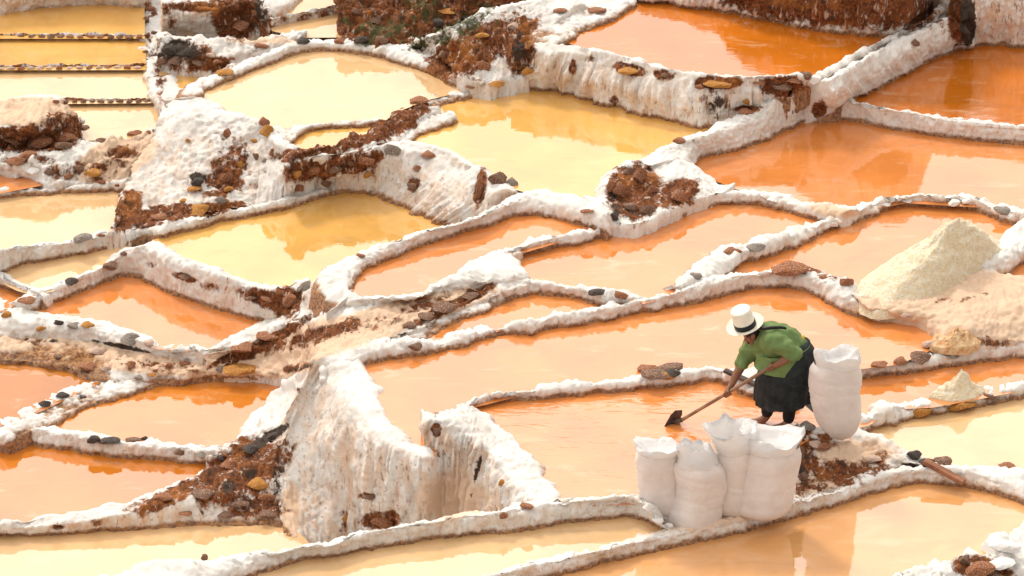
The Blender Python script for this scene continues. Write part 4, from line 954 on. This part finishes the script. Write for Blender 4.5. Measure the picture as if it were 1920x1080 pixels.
def sack(label, prof, foot, zb, seed, peaks, deep=.72):
    """prof: (v, middle u, half width px) from the bottom up; the last two are the open mouth film"""
    base = P(foot[0], foot[1], zb); y0 = base[1]
    root = tag(empty('salt_sack', base), label, 'sack', 'white woven salt sacks')
    n = 72; th = np.linspace(0, 2 * math.pi, n, endpoint=False)
    ctr = np.array([[*Q(u, v, y0), hw / 192.0 / 1.02] for v, u, hw in prof])
    nb = len(prof) - 2
    body = resample(ctr[:nb + 1], 46)
    rings = []; zr = random.Random(int(seed * 10)); creases = [(base[2] + zr.uniform(.1, .75), zr.uniform(0, 6)) for _ in range(6)]
    for i, (x, y, z, r) in enumerate(body):
        q = np.stack([np.cos(th) * 1.3 + seed, np.sin(th) * 1.3, np.full(n, z * 4)], 1)
        # rounded-square bulging section
        k = 1 + .05 * np.cos(4 * th + seed) + .085 * vnoise(q) + .012 * vnoise(q * np.array([5, 5, 3.0])) + .004 * np.sin(z * 60 + 2 * vnoise(q * 2))
        for zc_, ph_ in creases: k = k - .035 * np.exp(-((z - zc_ - .03 * np.sin(th + ph_)) / .012) ** 2) * (.6 + .4 * np.sin(2 * th + ph_))
        x = x + .02 * math.sin(z * 5 + seed); yy = y + np.sin(th) * r * deep * k
        rings.append(np.stack([x + np.cos(th) * r * k, yy, np.full(n, z) + .012 * vnoise(q * 2 + 7)], 1))
    V, F = ringmesh(rings)
    part('sack_body', V, F, SACK, root)
    # salt level just inside the mouth
    top = rings[-1]
    # liner film: crumpled ring standing out of the mouth with ragged peaks
    fr = []
    c0, c1 = ctr[nb], ctr[nb + 1]
    for i in range(15):
        t = i / 14
        x, y, z, r = c0 * (1 - t) + c1 * t
        q = np.stack([np.cos(th) * 1.7 + seed * 2, np.sin(th) * 1.7, np.full(n, t * 1.4)], 1)
        k = 1.0 + .02 + (.34 * vnoise(q * .7) + .10 * vnoise(q * 2.0)) * t + .05 * math.sin(t * 3.1)
        pk = sum(a * np.exp(-((np.angle(np.exp(1j * (th - p))) / wd) ** 2)) for p, a, wd in peaks)
        dz = t ** 1.3 * (pk + .03 * vnoise(q * 1.1 + 3) + .012 * vnoise(q * 3))
        fr.append(np.stack([x + np.cos(th) * r * k, y + np.sin(th) * r * deep * k, z - .012 + dz], 1))
    for t in (.5, 1.0):     # the film folds over into the mouth
        l = fr[14]; c = l.mean(0); f = c + (l - c) * (1 - .45 * t); f[:, 2] = l[:, 2] * (1 - t * .8) + (c0[2] + .015) * t * .8
        fr.append(f)
    V, F = ringmesh(fr, False, True)
    part('liner', V, F, FILM, root)
    return root
PI = math.pi
sack('white salt sack standing alone on the bank right of the worker',
     [(822,1571,6),(816,1571,18),(803,1570,30),(785,1569,38),(760,1569,43),(730,1569,45),(703,1570,45),(690,1570,43),(681,1571,38),(662,1574,36)], (1571,820), .085, 1.0,
     [(PI*.95,.05,.5),(PI*1.15,.07,.35),(PI*1.6,.03,.4),(.1,.04,.3)], .7)
sack('squat white salt sack at the left end of the row of sacks by the berm',
     [(962,1238,22),(958,1238,30),(940,1236,34),(915,1236,35),(890,1237,35),(868,1236,37),(856,1236,36),(846,1236,33),(832,1233,37)], (1238,956), -.02, 2.3, [(PI*.95,.06,.4),(.1,-.03,.7)], .7)
sack('tall white salt sack bulging from behind the front sack, mouth film puffed up',
     [(962,1378,20),(957,1378,30),(935,1377,34),(905,1376,33),(880,1375,34),(858,1376,37),(840,1377,33),(803,1373,43)], (1378,950), -.02, 3.9, [(PI*1.0,.04,.7),(PI*.62,.10,.35),(PI*1.5,.03,.6)], .8)
sack('widest white salt sack at the right end of the row of sacks, rumpled open mouth',
     [(962,1433,36),(956,1434,46),(935,1438,48),(905,1441,46),(880,1443,46),(858,1444,47),(838,1446,43),(814,1449,48)], (1435,953), -.02, 5.2, [(PI*.98,.06,.3),(PI*.75,.03,.4),(.0,.09,.35),(PI*1.6,-.04,.5)], .75)
sack('frontmost white salt sack with a flared base and tied looking mouth',
     [(987,1302,36),(981,1303,46),(965,1304,46),(940,1306,42),(915,1308,42),(892,1309,43),(878,1309,42),(866,1308,36),(834,1305,25)], (1303,977), -.09, 6.6, [(PI*.7,.04,.5),(PI*1.2,.05,.4),(.2,.03,.4)], .72)

# ------------------------------------------------------------------ plank and board
WOOD = simple('red_wood', (.20, .075, .035), (.33, .14, .07), 6, .6, .3, 30, .004)
WOOD2 = simple('dark_wood', (.05, .035, .03), (.13, .08, .06), 6, .7, .3, 30, .004)
SHAFT = simple('pole_wood', (.20, .11, .065), (.34, .20, .12), 8, .6, .3, 30, .003)
IRON = simple('hoe_iron', (.03, .026, .024), (.11, .075, .055), 8, .5, .3, 30, .003)
def beam(name, a, b, wd, th, mat, parent=None):
    a, b = Vector(a), Vector(b); d = b - a; L = d.length
    bm = bmesh.new(); bmesh.ops.create_cube(bm, size=1)
    bmesh.ops.scale(bm, vec=(L, wd, th), verts=bm.verts)
    bmesh.ops.bevel(bm, geom=bm.edges[:], offset=min(wd, th) * .18, segments=2, affect='EDGES')
    me = bpy.data.meshes.new(name); bm.to_mesh(me); bm.free(); me.materials.append(mat)
    o = bpy.data.objects.new(name, me); COL.objects.link(o)
    o.rotation_euler = d.to_track_quat('X', 'Z').to_euler(); o.location = (a + b) / 2
    if parent: o.location -= parent.location; o.parent = parent
    return o
tag(beam('wooden_plank', P(1733, 864, .0), P(1808, 905, -.10), .08, .04, WOOD), 'reddish wooden plank leaning from the black stones down to the bottom right pond', 'plank')
tag(beam('wooden_board', P(1358, 694, .23), P(1428, 726, .16), .06, .03, WOOD2), 'dark wooden board lying across the thin berm behind the hoe shaft', 'board')

# ------------------------------------------------------------------ the worker
Y0 = float(P(1455, 800, .03)[1])
def B(u, v, dy): return Q(u, v, Y0 + dy)
def skin_obj(name, nodes, edges, mat, root, root_idx=0, sub=2):
    """nodes: (point, rx, ry)"""
    me = bpy.data.meshes.new(name)
    L = np.array(root.location)
    me.from_pydata([(np.asarray(n[0]) - L).tolist() for n in nodes], edges, [])
    o = bpy.data.objects.new(name, me); COL.objects.link(o); o.parent = root
    md = o.modifiers.new('skin', 'SKIN'); md.use_smooth_shade = True; md.branch_smoothing = .6
    sv_ = me.skin_vertices[0].data
    for i, n in enumerate(nodes): sv_[i].radius = (n[1], n[2] if len(n) > 2 else n[1])
    for i in range(len(nodes)): sv_[i].use_root = (i == root_idx)
    ss = o.modifiers.new('subsurf', 'SUBSURF'); ss.levels = sub; ss.render_levels = sub
    me.materials.append(mat)
    return o
SKIN = simple('skin', (.20, .085, .045), (.27, .12, .065), 12, .5, .15, 60, .002)
GREEN = simple('green_knit', (.125, .195, .065), (.165, .235, .085), 9, .85, .5, 90, .006)
BLACK = simple('black_cloth', (.005, .008, .010), (.022, .030, .032), 7, .75, .8, 22, .02)
LEGG = simple('leggings', (.007, .007, .008), (.014, .014, .016), 10, .8, .3, 40, .004)
HATM = simple('straw_hat', (.74, .67, .54), (.84, .79, .68), 14, .7, .25, 120, .003)
BAND = simple('hat_band', (.006, .006, .008), (.012, .012, .014), 10, .5, 0)
HAIR = simple('hair', (.004, .004, .005), (.012, .010, .010), 30, .35, .5, 60, .004)
YELL = simple('yellow_apron_tie', (.55, .42, .05), (.65, .5, .1), 10, .7, 0)

person = tag(empty('person', P(1455, 800, .03)), 'worker in white hat, green blouse and black skirt bending over a hoe', 'person')
nodes, edges = [], []
def nd(p, r, par=None, r2=None):
    nodes.append((p, r, r2 if r2 else r)); i = len(nodes) - 1
    if par is not None: edges.append((par, i))
    return i
pel = nd(B(1492, 672, .0), .13)
sp = nd(B(1466, 645, .0), .13, pel); ch = nd(B(1440, 632, .02), .14, sp); nk = nd(B(1419, 626, .01), .055, ch)
hd = nd(B(1406, 629, .0), .088, nk, .095); chin = nd(B(1396, 636, -.02), .082, hd)
# arms
HN = np.array(B(1447, 691, -.22)); HF = np.array(B(1364, 736, -.10))
sn = nd(B(1450, 636, -.13), .075, ch); en = nd(B(1489, 662, -.20), .055, sn); wn_ = nd(HN + (B(1489, 662, -.20) - HN) * .2, .032, en)
sf = nd(B(1416, 642, .14), .072, ch); ef = nd(B(1389, 687, .05), .05, sf); wf = nd(HF + (B(1389, 687, .05) - HF) * .22, .030, ef)
# legs
FN = P(1471, 806, .03); FF = P(1431, 795, .03)
for s, foot in ((-1, FN), (1, FF)):
    hip = nd(B(1488 if s < 0 else 1480, 705, s * .09), .105, pel)
    kn = nd(Vector(foot) + Vector((.05, 0, .40)), .065, hip)
    an = nd(Vector(foot) + Vector((.03, 0, .07)), .042, kn)
    he = nd(Vector(foot) + Vector((-.03, -.01, .035)), .04, an)
    nd(Vector(foot) + Vector((-.15, -.02, .022)), .028, he)
# hands: palms on the shaft
SH0, SH1 = np.array(B(1490, 661, -.24)), np.array(P(1268, 794, .06))
sdir = (SH1 - SH0) / np.linalg.norm(SH1 - SH0)
viewd = np.array([0, -1.0, 0]); up_ = np.cross(sdir, viewd); up_ /= np.linalg.norm(up_)
if up_[2] < 0: up_ = -up_
out_ = np.cross(up_, sdir); out_ = out_ / np.linalg.norm(out_)
if out_[1] > 0: out_ = -out_
def on_shaft(p): return SH0 + sdir * np.dot(p - SH0, sdir)
for hand, wr in ((HN, wn_), (HF, wf)):
    c = on_shaft(hand)
    palm = nd(c + up_ * .030 + out_ * .014, .032, wr, .022)
    for k in range(4):
        off_ = sdir * (-.030 + .020 * k)
        a = nd(c + off_ + up_ * .022 + out_ * .030, .0098, palm)
        b = nd(c + off_ - up_ * .012 + out_ * (.033 + .003 * (k in (1, 2))), .0092, a)
        nd(c + off_ - up_ * .030 + out_ * .008, .008, b)
    t1 = nd(c - sdir * .028 + up_ * .022 - out_ * .012, .0105, palm); nd(c + sdir * .012 + up_ * .008 - out_ * .027, .009, t1)
skin_obj('body', [(n[0] if isinstance(n[0], np.ndarray) else np.array(n[0]), n[1], n[2]) for n in nodes], edges, SKIN, person, 0, 2)

# face: nose, eyes, mouth (mostly under the brim)
def ball(name, c, r, mat, parent, seg=12):
    bm = bmesh.new(); bmesh.ops.create_uvsphere(bm, u_segments=seg, v_segments=8, radius=1.0)
    V = np.array([v.co[:] for v in bm.verts]) * np.array(r); F = [tuple(v.index for v in f.verts) for f in bm.faces]; bm.free()
    return part(name, V + np.asarray(c), F, mat, parent)
ball('nose', B(1400, 637, -.05), (.026, .018, .026), SKIN, person)
ball('ear', B(1412, 632, -.095), (.022, .010, .032), SKIN, person)
for dy in (-.07, .0): ball('eye', B(1401, 631, dy - .02), (.010, .012, .009), HAIR, person)
ball('mouth', B(1403, 643, -.06), (.012, .022, .007), simple('lips', (.16, .05, .04), (.2, .07, .05), 10, .5, 0), person)

# blouse: torso and elbow-length sleeves as one knitted surface
bn, be = [], []
def bd(p, r, par=None, r2=None):
    bn.append((np.array(p), r, r2 if r2 else r)); i = len(bn) - 1
    if par is not None: be.append((par, i))
    return i
b0 = bd(B(1466, 643, .01), .175); b1 = bd(B(1486, 658, .01), .163, b0); bd(B(1498, 668, .0), .135, b1); bd(B(1438, 664, -.02), .10, b0)
b2 = bd(B(1444, 634, .02), .16, b0); b3 = bd(B(1424, 626, .02), .10, b2, .12); bd(B(1414, 626, .02), .065, b3)
s1 = bd(B(1452, 640, -.16), .105, b2); s2 = bd(B(1473, 653, -.20), .088, s1); bd(B(1489, 664, -.21), .075, s2)
t1 = bd(B(1414, 645, .12), .10, b2); t2 = bd(B(1400, 665, .09), .080, t1); bd(B(1391, 681, .06), .068, t2)
def capsules(name, nodes, edges, mat, root, voxel=.014, smooth=6, fold=.0, yscale=1.0):
    bm = bmesh.new(); L = np.array(root.location)
    for i, j in edges:
        a, b = nodes[i], nodes[j]; k = max(2, int(np.linalg.norm(a[0] - b[0]) / .02))
        for t in np.linspace(0, 1, k):
            c = a[0] * (1 - t) + b[0] * t - L; r = a[1] * (1 - t) + b[1] * t
            bmesh.ops.create_icosphere(bm, subdivisions=3, radius=r, matrix=Matrix.Translation(c.tolist()))
    me = bpy.data.meshes.new(name); bm.to_mesh(me); bm.free(); me.materials.append(mat)
    o = bpy.data.objects.new(name, me); COL.objects.link(o); o.parent = root
    r = o.modifiers.new('remesh', 'REMESH'); r.mode = 'VOXEL'; r.voxel_size = voxel; r.use_smooth_shade = True
    if fold:
        tx = bpy.data.textures.new('folds', 'CLOUDS'); tx.noise_scale = .07; tx.noise_depth = 1
        dm = o.modifiers.new('folds', 'DISPLACE'); dm.texture = tx; dm.strength = fold; dm.mid_level = .5; dm.texture_coords = 'GLOBAL'
    sm = o.modifiers.new('smooth', 'SMOOTH'); sm.factor = .5; sm.iterations = smooth
    return o
bl = capsules('blouse', bn, be, GREEN, person, .012, 5, .05)
# blouse hem flap hanging over the skirt
def loftrings(ctrs, n=64, wob=0.0, seed=0.0, deep=.22):
    rs = []; th = np.linspace(0, 2 * PI, n, endpoint=False)
    for i, (u, v, hw, dp, slope) in enumerate(ctrs):
        c = B(u, v, .0); r = hw / 192.0; t = i / (len(ctrs) - 1)
        k = 1 + wob * t * (np.sin(th * 9 + seed + 1.5 * np.sin(th * 2)) * .6 + .5 * np.sin(th * 15 + 2 * seed + t))
        x = c[0] + np.cos(th) * r * k; y = c[1] + np.sin(th) * dp * k
        rs.append(np.stack([x, y, c[2] + slope * np.cos(th)], 1))
    return rs
rs = loftrings([(1470,650,46,.20,.05),(1468,664,46,.21,.035),(1462,678,44,.215,.01),(1458,686,42,.215,-.02)], 64, .03, 1.0)
rs = [r for r in resample(np.array([q.reshape(-1) for q in rs]), 14).reshape(14, -1, 3)]
V, F = ringmesh(rs, False); part('blouse_hem', V, F, GREEN, person)
# skirt
sk_r = loftrings([(1497,640,16,.13,.0),(1491,655,32,.18,.02),(1480,678,46,.215,.02),(1474,705,50.5,.225,.01),(1471,728,51.5,.225,.0),(1470,740,51,.225,.01),(1469,750,50,.225,.02)], 96, .075, .4)
sk_r = list(resample(np.array([q.reshape(-1) for q in sk_r]), 40).reshape(40, -1, 3))
V, F = ringmesh(sk_r, False, False)
F.append(tuple(range(95, -1, -1)))
part('skirt', V, F, BLACK, person)
# leggings
for foot, hipu, s in ((FN, 1486, -1), (FF, 1462, 1)):
    f = np.array(foot)
    a = np.array(B(hipu, 745, s * .09))
    skin_obj('legging', [(a, .085, .085), (f + np.array([.05, 0, .33]), .072, .072), (f + np.array([.035, 0, .18]), .062, .062), (f + np.array([.03, 0, .065]), .06, .06)], [(0, 1), (1, 2), (2, 3)], LEGG, person, 0, 2)
# hair, braid over the back, apron tie
ball('hair', B(1412, 621, .01), (.085, .10, .085), HAIR, person, 20)
br = [(1420,617,-.09),(1430,616,-.125),(1442,615,-.145),(1455,614,-.13),(1466,614,-.10),(1475,616,-.085)]
skin_obj('braid', [(np.array(B(u, v, d)), .020 - .0012 * i, .020 - .0012 * i) for i, (u, v, d) in enumerate(br)], [(i, i + 1) for i in range(5)], HAIR, person, 0, 2)
ball('apron_tie', B(1506, 632, -.13), (.016, .02, .024), YELL, person)
# hat: crown, band, brim on one tilted axis
ax = Vector((-.30, -.10, .95)).normalized()
rot = ax.to_track_quat('Z', 'Y').to_matrix()
HC = Vector(B(1398, 611, -.02))
def lathe(name, prof, mat, n=56, oval=1.0, warp=None):
    V = []; th = np.linspace(0, 2 * PI, n, endpoint=False); rings = []
    for r, z in prof:
        ring = np.stack([np.cos(th) * r, np.sin(th) * r * oval, np.full(n, z)], 1)
        if warp is not None: ring[:, 2] += warp(r, th)
        rings.append(ring)
    V, F = ringmesh(rings, False, False)
    V = np.array([list(HC + rot @ Vector(p)) for p in V.tolist()])
    return part(name, V, F, mat, person)
crown = [(.098, -.005), (.097, .05), (.095, .11), (.0945, .165), (.092, .180), (.084, .188), (.06, .182), (.03, .176), (.001, .175)]
lathe('hat_crown', [tuple(x[:2]) for x in resample([(a, b, 0) for a, b in crown], 34)], HATM)
lathe('hat_band', [(.0975, .002), (.1015, .004), (.1015, .052), (.0975, .054)], BAND)
curl = lambda r, th: (max(0, r - .1) ** 1.5) * (.55 * np.cos(th) ** 2 + .1)
lathe('hat_brim', [(.096, .0), (.12, .004), (.15, .006), (.172, .012), (.176, .016), (.173, .010), (.15, -.002), (.12, -.006), (.096, -.008)], HATM, 64, 1.0, curl)
# hoe
hoe = tag(empty('hoe', P(1262, 800, .03)), 'long wooden hoe with a dark iron blade held by the worker', 'hoe')
def tube(name, a, b, r, mat, root, n=12):
    a, b = np.array(a), np.array(b); d = (b - a) / np.linalg.norm(b - a)
    s = np.cross(d, [0, 0, 1.0]); s /= np.linalg.norm(s); t = np.cross(s, d)
    th = np.linspace(0, 2 * PI, n, endpoint=False); rings = []
    for k in np.linspace(0, 1, 12):
        c = a + (b - a) * k + s * .004 * math.sin(k * 9)
        rings.append(c + r * (np.cos(th)[:, None] * s + np.sin(th)[:, None] * t))
    V, F = ringmesh(rings, True, True); return part(name, V, F, mat, root)
tube('shaft', SH0 - sdir * .03, SH1, .0165, SHAFT, hoe)
# blade: a flat iron plate across the end of the shaft
bc = np.array(P(1262, 793, .10))
bu = np.array(B(1273, 768, .0)) - np.array(B(1250, 812, .0)); bu /= np.linalg.norm(bu)
bs = np.array([.8, .55, .15]); bs -= bu * np.dot(bs, bu); bs /= np.linalg.norm(bs)
bnrm = np.cross(bu, bs)
mid = (np.array(B(1273, 769, .02)) + np.array(B(1250, 812, .02))) / 2
pts2 = [(-.13, -.085), (-.13, .085), (.08, .075), (.13, .045), (.13, -.045), (.08, -.075)]
Vb = [mid + bu * a + bs * b + bnrm * h * .5 for h in (-.007, .007) for a, b in pts2]
nf = len(pts2); Fb = [tuple(range(nf))[::-1], tuple(range(nf, 2 * nf))] + [(i, (i + 1) % nf, nf + (i + 1) % nf, nf + i) for i in range(nf)]
part('blade', np.array(Vb), Fb, IRON, hoe, False)
tube('socket', SH1 - sdir * .07, mid, .021, IRON, hoe)
